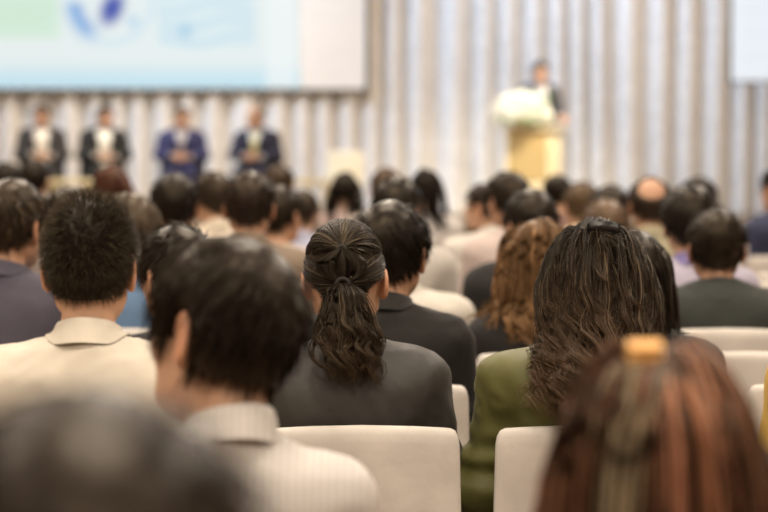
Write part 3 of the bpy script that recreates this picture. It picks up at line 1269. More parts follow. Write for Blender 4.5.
STAGE = 0.68
st = empty('stage', (0, 22.6, 0))
tag(st, 'low stage platform with carpeted top below the pleated curtain', 'stage')
link('stage_top', box_mesh('stage_top', (XL + 0.02, 0, STAGE - 0.06), (XR - 0.02, 4.56, STAGE), 0.008), plain('stage_carpet', (0.30, 0.22, 0.15), 0.9, noise=25.0, var=0.2), st)
SKM = cloth((0.10, 0.08, 0.07), 0.85)
for i in range(13):
    x0 = XL + 0.05 + i * 1.222
    link('skirt_panel', box_mesh('skirt_panel', (x0, 0.05, 0.0), (x0 + 1.20, 0.10, STAGE - 0.06), 0.006), SKM, st)

# pleated curtain
cw = np.linspace(XL + 0.05, XR - 0.05, 900)
cz = np.array([STAGE + 0.01, 1.0, 1.5, 2.0, 2.6, 3.2, 3.9, 4.6, 5.3, 5.95])
wob = np.cumsum(0.30 + 0.045 * np.sin(np.linspace(0, 90, 900)) + 0.05 * np.sin(np.linspace(0, 41, 900) + 1))
wob = wob / wob[-1] * (cw[-1] - cw[0]) / 0.305 * 2 * np.pi
rows = []
for z in cz:
    a = 0.085 + 0.03 * (z - STAGE) / 5.3
    sway = 0.02 * np.sin(cw * 1.3 + z * 0.5)
    ph = wob + 0.35 * np.sin(cw * 2.1 + z * 0.6)
    y = 26.62 + a * np.sin(ph) + 0.12 * a * np.sin(2 * ph + 0.8) + sway
    x = cw + 0.035 * np.cos(ph)
    rows.append(np.stack([x, y, np.full_like(x, z)], -1))
V = np.stack(rows, 0).reshape(-1, 3)
cur = link('stage_curtain', mesh_arrays('stage_curtain', V, grid_quads(len(cz), 900)), cloth((0.70, 0.68, 0.66), 0.75, 300, 0.15, 0.2))
tag(cur, 'tall pale grey pleated curtain hanging across the back of the stage', 'curtain')


# ------------------------------------------------------------------ projection screens
def slide_colors(px, py):
    """the projected page, in the coordinates of the slide"""
    C = np.ones(px.shape + (3,)) * np.array((0.80, 0.88, 0.88))
    def blend(c, m):
        C[:] = C * (1 - m[..., None]) + np.array(c) * m[..., None]
    bot = smoothstep(55, 88, py)
    blend((0.45, 0.74, 0.88), bot * 0.8)
    blend((0.90, 0.95, 0.95), smoothstep(262, 272, px) * smoothstep(300, 292, px) * 0.7)
    g = smoothstep(64, 58, px) * smoothstep(42, 36, py)
    blend((0.68, 0.86, 0.72), g)
    for k in range(-8, 6):
        ln = np.exp(-((py - k * 8.0) / 1.6) ** 2) * smoothstep(58, 50, px) * smoothstep(-170, -160, px)
        blend((0.50, 0.74, 0.56), ln * 0.5 * (py < 34))
    gx, gy = px - 112, py - 2
    r = np.hypot(gx, gy)
    ang = np.arctan2(gy, gx)
    blend((0.10, 0.30, 0.72), np.exp(-((r - 37) / 8.0) ** 2) * smoothstep(1.75, 2.4, ang) * 0.95)
    blend((0.50, 0.74, 0.88), np.exp(-((r - 41) / 3.0) ** 2) * 0.6)
    core = np.exp(-(((gx - 3 + gy * 0.25) / 12.0) ** 2 + ((gy - 7) / 17.0) ** 2) ** 2)
    blend((0.0, 0.04, 0.40), core)
    blend((0.30, 0.58, 0.82), np.exp(-(((gx - 22) / 5.0) ** 2 + ((gy - 20) / 6.0) ** 2)) * 0.8)
    bx = smoothstep(156, 162, px) * smoothstep(258, 252, px) * smoothstep(52, 46, py) * smoothstep(-150, -140, py)
    blend((0.62, 0.82, 0.90), bx * 0.5)
    for k in range(8):
        yy = 40 - 16 * k + 5 * np.sin(px / 14.0 + k)
        blend((0.34, 0.62, 0.80), np.exp(-((py - yy) / 2.5) ** 2) * bx * 0.45)
    blend((0.28, 0.56, 0.78), np.exp(-(((px - 186) / 7) ** 2 + ((py - 31) / 7) ** 2)) * 0.8)
    return C


SLIDE = attr_mat('projected_slide', 0.9, 0.1, 0.64)
SCREEN_CLOTH = plain('screen_cloth', (0.74, 0.72, 0.69), 0.9, noise=4.0, var=0.02)
FRAME = plain('screen_frame', (0.03, 0.03, 0.035), 0.5)


def screen(name, label, loc, rz, w, h, image, sub=None):
    r = empty(name, loc, rz)
    tag(r, label, 'screen')
    link('screen_cloth', box_mesh('screen_cloth', (0, 0, 0), (w, 0.03, h)), SCREEN_CLOTH, r)
    for nm, lo, hi in (('frame_rail', (-0.03, -0.015, -0.022), (w + 0.03, 0.04, 0.0)), ('frame_rail', (-0.03, -0.015, h), (w + 0.03, 0.04, h + 0.045)),
                       ('frame_post', (-0.03, -0.015, 0), (0.0, 0.04, h)), ('frame_post', (w, -0.015, 0), (w + 0.03, 0.04, h))):
        link(nm, box_mesh(nm, lo, hi, 0.004), FRAME, r)
    x0, x1, z0, z1, fn = image
    n, m = (170, 70) if x1 > 4 else (40, 70)
    X, Zz = np.meshgrid(np.linspace(x0, x1, n), np.linspace(z0, z1, m), indexing='ij')
    C = fn(X, Zz)
    V = np.stack([X, np.full_like(X, -0.006), Zz], -1).reshape(-1, 3)
    sl = link('projected_image', mesh_arrays('projected_image', V, grid_quads(n, m), None, C.reshape(-1, 3)), SLIDE, r)
    sl['label'] = 'bright pale blue projected slide'
    return r


SY = 26.44
zb = world_z(89.0, SY)
sx0, sx1 = world_x(-130, SY, zb), world_x(366, SY, zb)
ix1 = world_x(300.5, SY, zb)


def main_slide(X, Zz):
    px = 384 + (X + sx0) / SY * FPX
    py = 89.0 - Zz / SY * FPX
    return slide_colors(px, py)


screen('projection_screen', 'wide projection screen with pale blue slide and blank strip above the panel', (sx0, SY, zb), 0, sx1 - sx0, 3.0, (0.0, ix1 - sx0, 0.012, 2.95, main_slide))


def side_slide(X, Zz):
    C = np.ones(X.shape + (3,)) * np.array((0.88, 0.92, 0.96))
    for k in range(20):
        z = 0.16 + k * 0.13
        m = np.exp(-((Zz - z) / 0.018) ** 2) * smoothstep(0.12, 0.16, X) * smoothstep(2.9 - (k % 3) * 0.5, 2.8 - (k % 3) * 0.5, X)
        C = C * (1 - 0.22 * m[..., None]) + np.array((0.35, 0.42, 0.60)) * 0.22 * m[..., None]
    return C


zr = world_z(82, 25.7)
screen('side_screen', 'bright projection screen turned inwards at the curtain beyond the lectern', (world_x(731, 25.7, zr), 25.7, zr), math.radians(-38), 3.2, 2.6, (0.02, 3.18, 0.03, 2.58, side_slide))


# ------------------------------------------------------------------ chairs
def chair_meshes():
    M = {}
    # covered back: rounded rectangle sections, falling to the floor behind
    lev = [(0.015, 0.208, 0.020, -0.190), (0.10, 0.207, 0.021, -0.188), (0.25, 0.205, 0.022, -0.183), (0.40, 0.204, 0.023, -0.178), (0.50, 0.203, 0.024, -0.176),
           (0.60, 0.201, 0.025, -0.178), (0.70, 0.199, 0.025, -0.182), (0.78, 0.197, 0.025, -0.186), (0.815, 0.196, 0.0245, -0.188), (0.832, 0.193, 0.022, -0.189), (0.843, 0.187, 0.017, -0.189), (0.848, 0.178, 0.009, -0.189), (0.849, 0.12, 0.002, -0.189)]
    seg = 48
    a = np.linspace(0, 2 * np.pi, seg, endpoint=False)
    ca, sa = np.cos(a), np.sin(a)
    ex = 0.28
    ring = np.stack([np.sign(ca) * np.abs(ca) ** ex, np.sign(sa) * np.abs(sa) ** ex], -1)
    V = []
    for z, wx, ty, cy in lev:
        crown = 0.006 * (1 - (ring[:, 0]) ** 2) * (z > 0.7)
        V.append(np.stack([ring[:, 0] * wx, cy + ring[:, 1] * ty, np.full(seg, z) + crown], -1))
    V = np.stack(V, 0).reshape(-1, 3)
    dv = Wobble(3, 16, 9, (1, 1, 0.4))(V) * 0.003 + Wobble(4, 45, 9, (1, 1, 0.3))(V) * 0.0012
    V[:, 1] += dv
    V[:, 0] += dv * 0.4
    n = len(V)
    cap = np.array([[ (len(lev) - 1) * seg + i, (len(lev) - 1) * seg + (i + 1) % seg, (len(lev) - 1) * seg + (seg - i - 2) % seg, (len(lev) - 1) * seg + (seg - i - 1) % seg] for i in range(seg // 2 - 1)])
    M['backrest'] = mesh_arrays('backrest', V, np.concatenate([grid_quads(len(lev), seg, True), cap]))
    M['seat'] = box_mesh('seat', (-0.200, -0.150, 0.395), (0.200, 0.270, 0.452), 0.018, True)
    # skirt with soft folds round the front and the sides
    pts = []
    for x0, y0, x1, y1, k in ((-0.202, -0.15, -0.202, 0.272, 14), (-0.202, 0.272, 0.202, 0.272, 16), (0.202, 0.272, 0.202, -0.15, 15)):
        for i in range(k):
            u = i / k
            pts.append((x0 + (x1 - x0) * u, y0 + (y1 - y0) * u))
    pts.append((0.202, -0.15))
    pts = np.array(pts)
    rows = []
    nrm = unit(pts - np.array((0, 0.06)))
    s = np.arange(len(pts))
    for z, am in ((0.43, 0.0), (0.36, 0.002), (0.24, 0.005), (0.12, 0.008), (0.012, 0.010)):
        q = pts + nrm * (am * np.sin(s * 1.15) + am * 0.8)[:, None]
        rows.append(np.concatenate([q, np.full((len(q), 1), z)], 1))
    M['skirt'] = mesh_arrays('skirt', np.stack(rows, 0).reshape(-1, 3), grid_quads(5, len(pts)))
    M['leg'] = lathe_mesh('leg', [(0.0, 0.0), (0.011, 0.0), (0.012, 0.02), (0.013, 0.40), (0.0, 0.40)], 8)
    for k in ('backrest', 'seat', 'skirt'):
        M[k].materials.append(CHAIR_MAT)
    M['leg'].materials.append(LEG_MAT)
    return M


CM = chair_meshes()


def chair(label, X, Y, z0=0.0, rz=0.0, group=None):
    r = empty('banquet_chair', (X, Y, z0), rz)
    tag(r, label, 'chair', group)
    for k in ('backrest', 'seat', 'skirt'):
        link(k, CM[k], None, r)
    for lx, ly in ((-0.17, -0.13), (0.17, -0.13), (-0.17, 0.24), (0.17, 0.24)):
        link('leg', CM['leg'], None, r, (lx, ly, 0))
    return r


def row(n):
    return 4.67 + 0.83 * n


def seated(n, label, px, top, sex='m', seat_px=None, chair_label=None, chair_px=None, **k):
    Y = row(n)
    if seat_px is not None:
        d = (px - seat_px) / FPX * Y
        k['side'] = math.degrees(math.asin(max(-0.3, min(0.3, d / 0.70))))
    root, t, ps = person(label, px, top, Y, sex, **k)
    if chair_label is None:
        chair_label = 'white covered chair under the ' + label_short(label)
    cx = root.location.x if chair_px is None else world_x(chair_px, Y - 0.2, 0.7)
    chair(chair_label, cx, root.location.y, group='white covered chairs in rows')
    return root, t, ps


def label_short(l):
    words = l.split()[:11]
    while words[-1] in ('the', 'a', 'an', 'in', 'of', 'and', 'with', 'to', 'beyond', 'plain', 'by', 'head'):
        words.pop()
    return ' '.join(words).rstrip(',')


# ------------------------------------------------------------------ the audience, nearest rows first
WHITE = (0.80, 0.76, 0.68)
NAVY = (0.030, 0.036, 0.075)
BLK = (0.018, 0.017, 0.017)
GREY = (0.42, 0.40, 0.38)

seated(-4, 'person with dark brown hair in a charcoal top, sitting behind everyone else', 95, 391, 'm', hair=st_short((0.013, 0.0085, 0.006), n=1500, w=0.0014, len=0.07, len_side=0.05, top=0.024, side=0.018, whorl=(0.1, -0.5, 0.85), streaks=[((0.06, 0.036, 0.02), 0.10)]),
       wear=dict(kind='tee', col=(0.05, 0.045, 0.045), sleeve=1.9), lo=False, pitch=6)

g_root, g_t, g_ps = seated(-3, 'person with long copper-streaked brown hair and an amber hair claw', 660, 353, 'f',
       hair=st_long((0.060, 0.030, 0.018), K=170, kids=11, len=0.46, vol=0.026, w=0.0017, spread=0.011, wave=0.006, S=13, top=0.014, side=0.012,
                    streaks=[((0.30, 0.14, 0.08), 0.16), ((0.12, 0.05, 0.025), 0.3)],
                    bands=[(-0.075, -0.035, (0.34, 0.27, 0.17), 0.6), (-0.015, 0.012, (0.55, 0.25, 0.15), 0.65), (0.03, 0.052, (0.50, 0.22, 0.12), 0.55)]),
       wear=dict(kind='tee', col=(0.10, 0.06, 0.05), sleeve=1.2), lo=False)

seated(-2, 'person in a white pin-striped shirt, dark tousled hair, head turned to one side', 224, 237, 'm',
       hair=st_short(DARK, n=3200, w=0.0010, len=0.075, len_side=0.040, top=0.024, side=0.015, lift=0.16, lift_side=0.06, nape=-0.086, S=7, grav=0.16, mess=0.14, whorl=(0.25, -0.5, 0.8)),
       wear=dict(kind='shirt', col=(0.64, 0.61, 0.57), stripes=(30.0, (0.80, 0.80, 0.82))), lo=False, seat_px=200, yaw=46, roll=10, pitch=4, bulk=0.80, hs=1.02, hw=0.93)

seated(-1, 'person with bristly black crew cut in a cream collared shirt', 90, 196, 'm',
       hair=st_short((0.014, 0.0115, 0.0095), n=11000, w=0.00060, len=0.027, len_side=0.023, top=0.013, side=0.004, tip=(0.05, 0.038, 0.024), lift=0.95, lift_side=0.46, mess=0.26, grav=0.03, hug=0.0, S=3, tuft=0.10, nape=-0.076, whorl=(-0.12, -0.62, 0.78), streaks=[((0.19, 0.145, 0.09), 0.20)]),  # pale streaks and tips put the glints of light into the strand colour
       wear=dict(kind='shirt', col=(0.60, 0.55, 0.46), fold=1.7), lo=False, yaw=0, hs=0.96, hw=0.90)

d_root, d_t, d_ps = seated(0, 'person with a wavy tied ponytail in a charcoal short-sleeved blouse', 345, 221, 'f', seat_px=353, chair_px=362,
       hair=dict(kind='pony', col=(0.020, 0.015, 0.011), top=0.012, side=0.009, n=3300, w=0.0009, nape=-0.05, tie=(0.004, -0.112, 0.010), tie2=(0.002, -0.095, 0.078),
                 K=85, kids=16, len=0.20, S=15, spread=0.009, wave=0.012, freq=2.1, fat=0.066, tip=(0.075, 0.050, 0.030), tuft=0.1, streaks=[((0.13, 0.10, 0.062), 0.13)]),  # lighter streaks are highlights painted as strand colour
       wear=dict(kind='blouse', col=(0.042, 0.039, 0.035), sleeve=0.80, rough=0.5, fold=1.6), lo=False, yaw=-3, bulk=0.99)

f_root, f_t, f_ps = seated(0, 'person with long wavy black hair pinned half up, in an olive green top', 598, 223, 'f', seat_px=590, chair_px=593,
       hair=st_long((0.012, 0.0095, 0.0075), K=250, kids=14, len=0.40, vol=0.034, w=0.0008, spread=0.010, wave=0.026, freq=2.8, S=16, narrow=0.80, set_back=0.025, back=0.45, wstart=0.25, streaks=[((0.12, 0.085, 0.05), 0.12)], top=0.014, side=0.014, tip=(0.105, 0.060, 0.032),  # streaks paint the sheen into the colour; tips are browner hair
                    gather=(0.0, -0.62, 0.78), part=0.75, comb_back=0.6),
       wear=dict(kind='blouse', col=(0.105, 0.102, 0.028), sleeve=1.12, flare=0.030, rough=0.55, fold=2.2), lo=False, bulk=1.15)

seated(0, 'person in a mustard yellow top on the far side of the olive green top', 868, 218, 'f', hair=st_long(BLACK), wear=dict(kind='blouse', col=(0.62, 0.40, 0.10), sleeve=1.3))

seated(1, 'person with side-combed black hair in a plain black shirt ahead of the ponytail', 390, 200, 'm',
       hair=st_short(BLACK, n=2200, w=0.0012, len=0.06, len_side=0.035, top=0.022, side=0.013, lift=0.12, whorl=(-0.35, -0.45, 0.8), S=6),
       wear=dict(kind='shirt', col=(0.013, 0.012, 0.011), rough=0.7), lo=False, yaw=-14, tone='mid', bulk=0.88)
seated(1, 'person with smooth black hair half hidden by the striped white shirt', 178, 230, 'm', hair=st_short(BLACK, n=900, len=0.06), wear=dict(kind='tee', col=(0.05, 0.05, 0.055), sleeve=1.9), yaw=35)
seated(1, 'person with straight black hair just beyond the pinned-up hair', 634, 246, 'f', hair=st_long(BLACK, len=0.30, vol=0.013), wear=dict(kind='tee', col=(0.03, 0.03, 0.03), sleeve=1.9))

seated(2, 'person with greying brown hair in a dusky purple-grey shirt', 13, 179, 'm', hair=st_short((0.030, 0.021, 0.014), n=900, top=0.026, len=0.055, streaks=[((0.12, 0.08, 0.045), 0.12)], whorl=(0.1, -0.4, 0.9)),
       wear=dict(kind='shirt', col=(0.085, 0.078, 0.105)), yaw=-25, tone='mid')
seated(2, 'person with wavy golden brown hair in a black top', 538, 233, 'f',
       hair=st_long((0.17, 0.092, 0.042), K=140, kids=9, len=0.33, vol=0.032, spread=0.013, wave=0.017, freq=2.3, w=0.0018, S=13, tip=(0.30, 0.17, 0.08)),
       wear=dict(kind='tee', col=(0.020, 0.018, 0.018), sleeve=1.9), yaw=18)

seated(3, 'person with neat dark hair in a dark green-black jacket', 716, 213, 'm', hair=st_short(DARK, n=900, top=0.018, side=0.011), wear=dict(kind='jacket', col=(0.028, 0.032, 0.028), shirt=(0.04, 0.042, 0.04)), lo=False, tone='mid')
seated(3, 'person with grey-brown hair in a sky blue shirt', 131, 191, 'f', hair=st_long((0.075, 0.055, 0.038), len=0.28), wear=dict(kind='shirt', col=(0.16, 0.27, 0.44)))
seated(3, 'person in a white finely striped shirt beyond the plain black shirt', 398, 209, 'm', hair=st_short(BLACK), wear=dict(kind='shirt', col=(0.70, 0.67, 0.60), stripes=(34.0, (0.72, 0.70, 0.68))))

seated(4, 'person with black hair in a black suit jacket, head turned aside', 530, 189, 'm', hair=st_short(BLACK, n=800, top=0.022, side=0.016), wear=dict(kind='jacket', col=BLK, shirt=(0.05, 0.05, 0.05)), yaw=22)
seated(4, 'person with thick black hair in a lavender shirt with violet collar', 690, 184, 'm', hair=st_short(BLACK, n=800, top=0.027, side=0.021, len=0.06), wear=dict(kind='shirt', col=(0.40, 0.37, 0.46), collar_mat=cloth((0.20, 0.17, 0.36))), hs=1.05)
seated(4, 'person with short brown-black hair and bare ears in a tan shirt', 249, 171, 'm', hair=st_short((0.026, 0.017, 0.013), n=800, top=0.017, side=0.010), wear=dict(kind='shirt', col=(0.20, 0.15, 0.11)), tone='mid')

seated(5, 'person with black hair above a plain black collar, by the tan shirt', 175, 173, 'm', hair=st_short(BLACK, n=700, top=0.022, side=0.016), wear=dict(kind='shirt', col=(0.025, 0.023, 0.025)), tone='mid')
seated(5, 'person with full black hair in a light grey shirt', 398, 176, 'm', hair=st_short(BLACK, n=700, top=0.024, side=0.018), wear=dict(kind='shirt', col=(0.50, 0.47, 0.43)), yaw=-20)
seated(5, 'person with short light brown hair, sitting low beyond the pinned-up hair', 605, 204, 'f', hair=st_short((0.13, 0.085, 0.055), n=700, len=0.06), wear=dict(kind='tee', col=(0.60, 0.54, 0.44), sleeve=1.9))
seated(6, 'person with dark hair in a pale floral top', 508, 171, 'f', hair=st_short(DARK, n=600, top=0.024, side=0.019, len=0.06), wear=dict(kind='blouse', col=(0.55, 0.46, 0.43), sleeve=1.5), yaw=25)
seated(6, 'balding person with a bare crown in a khaki shirt', 650, 176, 'm', hair=st_short((0.030, 0.020, 0.014), n=700, top=0.012, side=0.013, crown=((0.0, -0.070, 0.098), 0.056), recede=0.02), wear=dict(kind='shirt', col=(0.33, 0.30, 0.20)), tone='mid')
seated(6, 'person with dark hair and a showing ear in a beige top', 281, 186, 'm', hair=st_short(DARK, n=500), wear=dict(kind='tee', col=(0.52, 0.42, 0.32), sleeve=1.9), yaw=-30, tone='mid')
seated(6, 'person with dark cropped hair in a brown shirt past the crew cut', 66, 187, 'm', hair=st_short(DARK, n=500), wear=dict(kind='shirt', col=(0.22, 0.18, 0.16)))
seated(8, 'person with rounded black hair beyond the lavender shirt', 698, 176, 'm', hair=st_short(BLACK, n=500, top=0.022, side=0.016), wear=dict(kind='shirt', col=(0.55, 0.52, 0.52)))
seated(7, 'person with reddish brown hair in a dark violet top', 112, 164, 'f', hair=st_long((0.085, 0.034, 0.021), len=0.28, K=50, top=0.016), wear=dict(kind='tee', col=(0.06, 0.05, 0.08), sleeve=1.9))
seated(7, 'person with dark hair in a cream top between two black-haired heads', 213, 171, 'm', hair=st_short((0.035, 0.025, 0.017), n=500, top=0.022), wear=dict(kind='shirt', col=(0.66, 0.58, 0.47)), yaw=30)
seated(8, 'person with dark brown hair in a pale lavender shirt', 302, 189, 'm', hair=st_short((0.032, 0.022, 0.015), n=500), wear=dict(kind='shirt', col=(0.42, 0.43, 0.56)), yaw=-12, hs=0.93)
seated(7, 'person with straight dark hair in a stone coloured top', 610, 184, 'm', hair=st_short(DARK, n=500, top=0.024, side=0.018), wear=dict(kind='shirt', col=(0.48, 0.44, 0.38)))
seated(8, 'person in a white shirt showing one cheek', 484, 183, 'm', hair=st_short(DARK, n=500), wear=dict(kind='shirt', col=(0.72, 0.69, 0.64)), yaw=60, hs=0.95)
seated(8, 'person with brown hair in a pale yellow jacket', 582, 181, 'f', hair=st_short((0.085, 0.055, 0.032), n=500, top=0.022, len=0.06), wear=dict(kind='jacket', col=(0.66, 0.54, 0.30)))
seated(9, 'person with long black hair in a grey-white top', 426, 169, 'f', hair=st_long(BLACK, len=0.34, K=50), wear=dict(kind='tee', col=(0.52, 0.49, 0.47), sleeve=1.9), hs=0.92, yaw=-15)
seated(9, 'person with dark hair in a navy jacket, turned sideways', 778, 166, 'm', hair=st_short(BLACK, n=400), wear=dict(kind='jacket', col=NAVY), face=0.6)
seated(10, 'person with light brown hair beside the long black hair', 386, 167, 'm', hair=st_short((0.075, 0.045, 0.028), n=400), wear=dict(kind='shirt', col=(0.30, 0.25, 0.22)))
seated(10, 'person with short brown hair seated opposite the balding panelist', 279, 164, 'm', hair=st_short((0.045, 0.030, 0.020), n=400), wear=dict(kind='shirt', col=(0.25, 0.22, 0.20)), hs=0.94)
seated(10, 'person with black hair in a dark grey shirt towards the wall', 6, 161, 'm', hair=st_short(BLACK, n=400), wear=dict(kind='shirt', col=(0.10, 0.10, 0.11)), hs=0.95)
seated(11, 'person with black hair in the front row opposite the charcoal suit', 35, 159, 'm', hair=st_short(BLACK, n=400), wear=dict(kind='shirt', col=(0.06, 0.05, 0.05)))
seated(11, 'person with long dark hair and pink top in front of the cream armchair', 345, 171, 'f', hair=st_long(BLACK, len=0.36, K=50), wear=dict(kind='tee', col=(0.58, 0.44, 0.40), sleeve=1.9), hs=0.93)
seated(11, 'person with dark upswept hair in front of the lectern', 557, 174, 'f', hair=st_short(BLACK, n=400, top=0.03), wear=dict(kind='tee', col=(0.20, 0.12, 0.10), sleeve=1.9), hs=0.90)

# hair claw, hair ties and clip
def head_piece(name, V, Q, mat, root, t, ps):
    return link(name, mesh_arrays(name, ps(V), Q), mat, root)


def torus_pts(c, R, r, n=20, m=8, axis_='y', sx=1.0):
    a, b = np.meshgrid(np.linspace(0, 2 * np.pi, n, endpoint=False), np.linspace(0, 2 * np.pi, m, endpoint=False), indexing='ij')
    rr = R + r * np.cos(b)
    P = np.stack([rr * np.cos(a) * sx, r * np.sin(b), rr * np.sin(a)], -1)
    i, j = np.meshgrid(np.arange(n), np.arange(m), indexing='ij')
    q = np.stack([i * m + j, ((i + 1) % n) * m + j, ((i + 1) % n) * m + (j + 1) % m, i * m + (j + 1) % m], -1).reshape(-1, 4)
    return P.reshape(-1, 3) + np.array(c), q


tv, tq = torus_pts(HC + np.array((0.004, -0.128, 0.010)), 0.013, 0.0045)
o = head_piece('hair_tie', tv, tq, cloth((0.02, 0.017, 0.015), 0.7), d_root, d_t, d_ps)
tv, tq = torus_pts(HC + np.array((0.002, -0.108, 0.083)), 0.008, 0.003)
head_piece('hair_tie', tv, tq, cloth((0.02, 0.017, 0.015), 0.7), d_root, d_t, d_ps)
# bow-shaped black clip at the crown
cl = []
for k in range(9):
    u = -1 + k / 4.0
    dd = unit(np.array((u * 0.24, -0.55, 0.80)))
    base = HO + dd * (scalp_r(f_t, dd[None])[0] + 0.031)
    for dz, dr in ((-0.009, 0.0), (0.009, 0.0), (0.009, 0.009), (-0.009, 0.009)):
        cl.append(base + np.array((0, -dz * 0.6, dz)) + dd * dr)
cq = [[k * 4 + i, k * 4 + (i + 1) % 4, k * 4 + 4 + (i + 1) % 4, k * 4 + 4 + i] for k in range(8) for i in range(4)] + [[0, 1, 2, 3], [35, 34, 33, 32]]
head_piece('hair_clip', np.array(cl), np.array(cq), plain('clip_plastic', (0.02, 0.02, 0.02), 0.25), f_root, f_t, f_ps)
# amber claw: two curved jaws with teeth
AMB = plain('amber_plastic', (0.90, 0.50, 0.16), 0.35)
gd = unit(np.array((-0.17, -0.24, 0.95)))
base = HO + gd * (scalp_r(g_t, gd[None])[0] + 0.012)
an = np.linspace(-0.5, math.pi + 0.5, 12)
arcs = np.stack([np.stack([np.full(12, xx), 0.015 * np.cos(an), 0.013 * np.sin(an)], -1) for xx in np.linspace(-0.014, 0.014, 6)] +
                [np.stack([np.linspace(-0.017, 0.017, 12), np.full(12, yy), np.full(12, zz)], -1) for yy, zz in ((0, 0.013), (0.0115, 0.008), (-0.0115, 0.008))])
V, Q, C_ = tubes(arcs + base, np.full((9, 12), 0.0034), np.ones((9, 12, 3)))
head_piece('hair_claw', V, Q, AMB, g_root, g_t, g_ps)

# empty chairs
def empty_chair(n, px, label):
    Y = row(n)
    chair(label, world_x(px, Y, 0.6), Y, group='white covered chairs in rows')


empty_chair(0, 115, 'empty white covered chair in the row just beyond the crew cut')
empty_chair(1, 814, 'empty white covered chair between the mustard top and the green-black jacket')
empty_chair(2, 735, 'empty white covered chair directly behind the dark green-black jacket')
empty_chair(3, 868, 'empty white covered chair beside the dark green-black jacket')
empty_chair(3, 285, 'empty white covered chair behind the tan shirt')
empty_chair(5, 760, 'empty white covered chair two rows past the green-black jacket')
empty_chair(6, 752, 'empty white covered chair nearest past the balding khaki shirt')
empty_chair(7, 790, 'empty white covered chair before the navy jacket turned sideways')

# ------------------------------------------------------------------ on the stage
BLKCHAIR = cloth((0.03, 0.028, 0.028), 0.7)


def lounge(label, X, Y, rz, mat, w=0.50, top=0.70, group=None):
    r = empty('lounge_chair', (X, Y, STAGE), rz)
    tag(r, label, 'chair', group)
    link('seat', box_mesh('seat', (-w / 2, -0.16, 0.33), (w / 2, 0.28, 0.448), 0.03, True), mat, r)
    bm = bmesh.new()
    bm_box(bm, (-w / 2, -0.245, 0.30), (w / 2, -0.165, top), 0.035)
    me = bpy.data.meshes.new('backrest')
    bm.to_mesh(me)
    bm.free()
    for p in me.polygons:
        p.use_smooth = True
    link('backrest', me, mat, r)
    lm = lathe_mesh('leg', [(0, 0), (0.012, 0), (0.020, 0.33), (0, 0.33)], 8)
    for lx in (-w / 2 + 0.05, w / 2 - 0.05):
        for ly in (-0.18, 0.23):
            link('leg', lm, LEG_MAT, r, (lx, ly, 0))
    return r


PY = 24.2
panel = [
    ('panelist in an open charcoal suit over a white shirt', 41, 104, dict(col=(0.045, 0.043, 0.045), opening=(0.60, 1.08, 0.055, 0.090), shirt=(0.85, 0.82, 0.75)), st_short(BLACK, n=350), dict(yaw=-10), 0.15),
    ('panelist in an open black suit with hands clasped over a white shirt', 105, 105, dict(col=(0.022, 0.022, 0.022), opening=(0.60, 1.08, 0.045, 0.085), shirt=(0.84, 0.83, 0.76)), st_short(BLACK, n=350), dict(yaw=20), 0.2),
    ('panelist in a navy blue suit with a grey tie', 182, 106, dict(col=(0.034, 0.036, 0.105), opening=(0.74, 1.08, 0.004, 0.070), shirt=(0.62, 0.60, 0.60), tie=(0.30, 0.27, 0.25)), st_short((0.05, 0.035, 0.025), n=350), dict(yaw=5), 0.05),
    ('balding panelist in a dark navy suit with a pale yellow tie', 255, 107, dict(col=(0.022, 0.023, 0.045), opening=(0.70, 1.08, 0.015, 0.080), shirt=(0.62, 0.66, 0.68), tie=(0.62, 0.55, 0.22)), st_short((0.05, 0.035, 0.025), n=300, top=0.006, side=0.009, crown=((0.0, 0.02, 0.13), 0.07), recede=0.05), dict(yaw=-25), -0.15),
]
for lab, px, top, wr, hr, pk, fc in panel:
    root, t, ps = person(lab, px, top, PY, 'm', hair=hr, wear=dict(kind='jacket', front=True, legs=wr['col'], **wr), pose='clasp', z0=STAGE, face=math.pi + fc, tone='mid', **pk)
    lounge('low black chair under the ' + label_short(lab), root.location.x, root.location.y, math.pi + fc, BLKCHAIR, group='low black chairs on the stage')

CREAM = cloth((0.80, 0.74, 0.60), 0.8)
lounge('cream armchair standing empty on the stage beside the balding panelist', world_x(345, 24.6, 1.3), 24.6, math.pi, CREAM, w=0.42, top=0.74)


def low_table(label, X, Y, w):
    r = empty('coffee_table', (X, Y, STAGE))
    tag(r, label, 'table')
    link('tabletop', box_mesh('tabletop', (-w / 2, -0.25, 0.40), (w / 2, 0.25, 0.45), 0.012), plain('cream_lacquer', (0.78, 0.68, 0.42), 0.4), r)
    for sx in (-1, 1):
        for sy in (-1, 1):
            x, y = sx * (w / 2 - 0.05), sy * 0.20
            link('leg', box_mesh('leg', (x - 0.02, y - 0.02, 0), (x + 0.02, y + 0.02, 0.40), 0.003), plain('cream_lacquer', (0.78, 0.68, 0.42), 0.4), r)
    link('shelf', box_mesh('shelf', (-w / 2 + 0.04, -0.21, 0.15), (w / 2 - 0.04, 0.21, 0.17), 0.004), plain('cream_lacquer', (0.78, 0.68, 0.42), 0.4), r)


low_table('cream coffee table between the charcoal suit and the black suit', world_x(72, 23.1, 1.1), 23.1, 0.46)
low_table('cream coffee table between the bald panelist and the armchair', world_x(308, 23.1, 1.1), 23.1, 0.44)

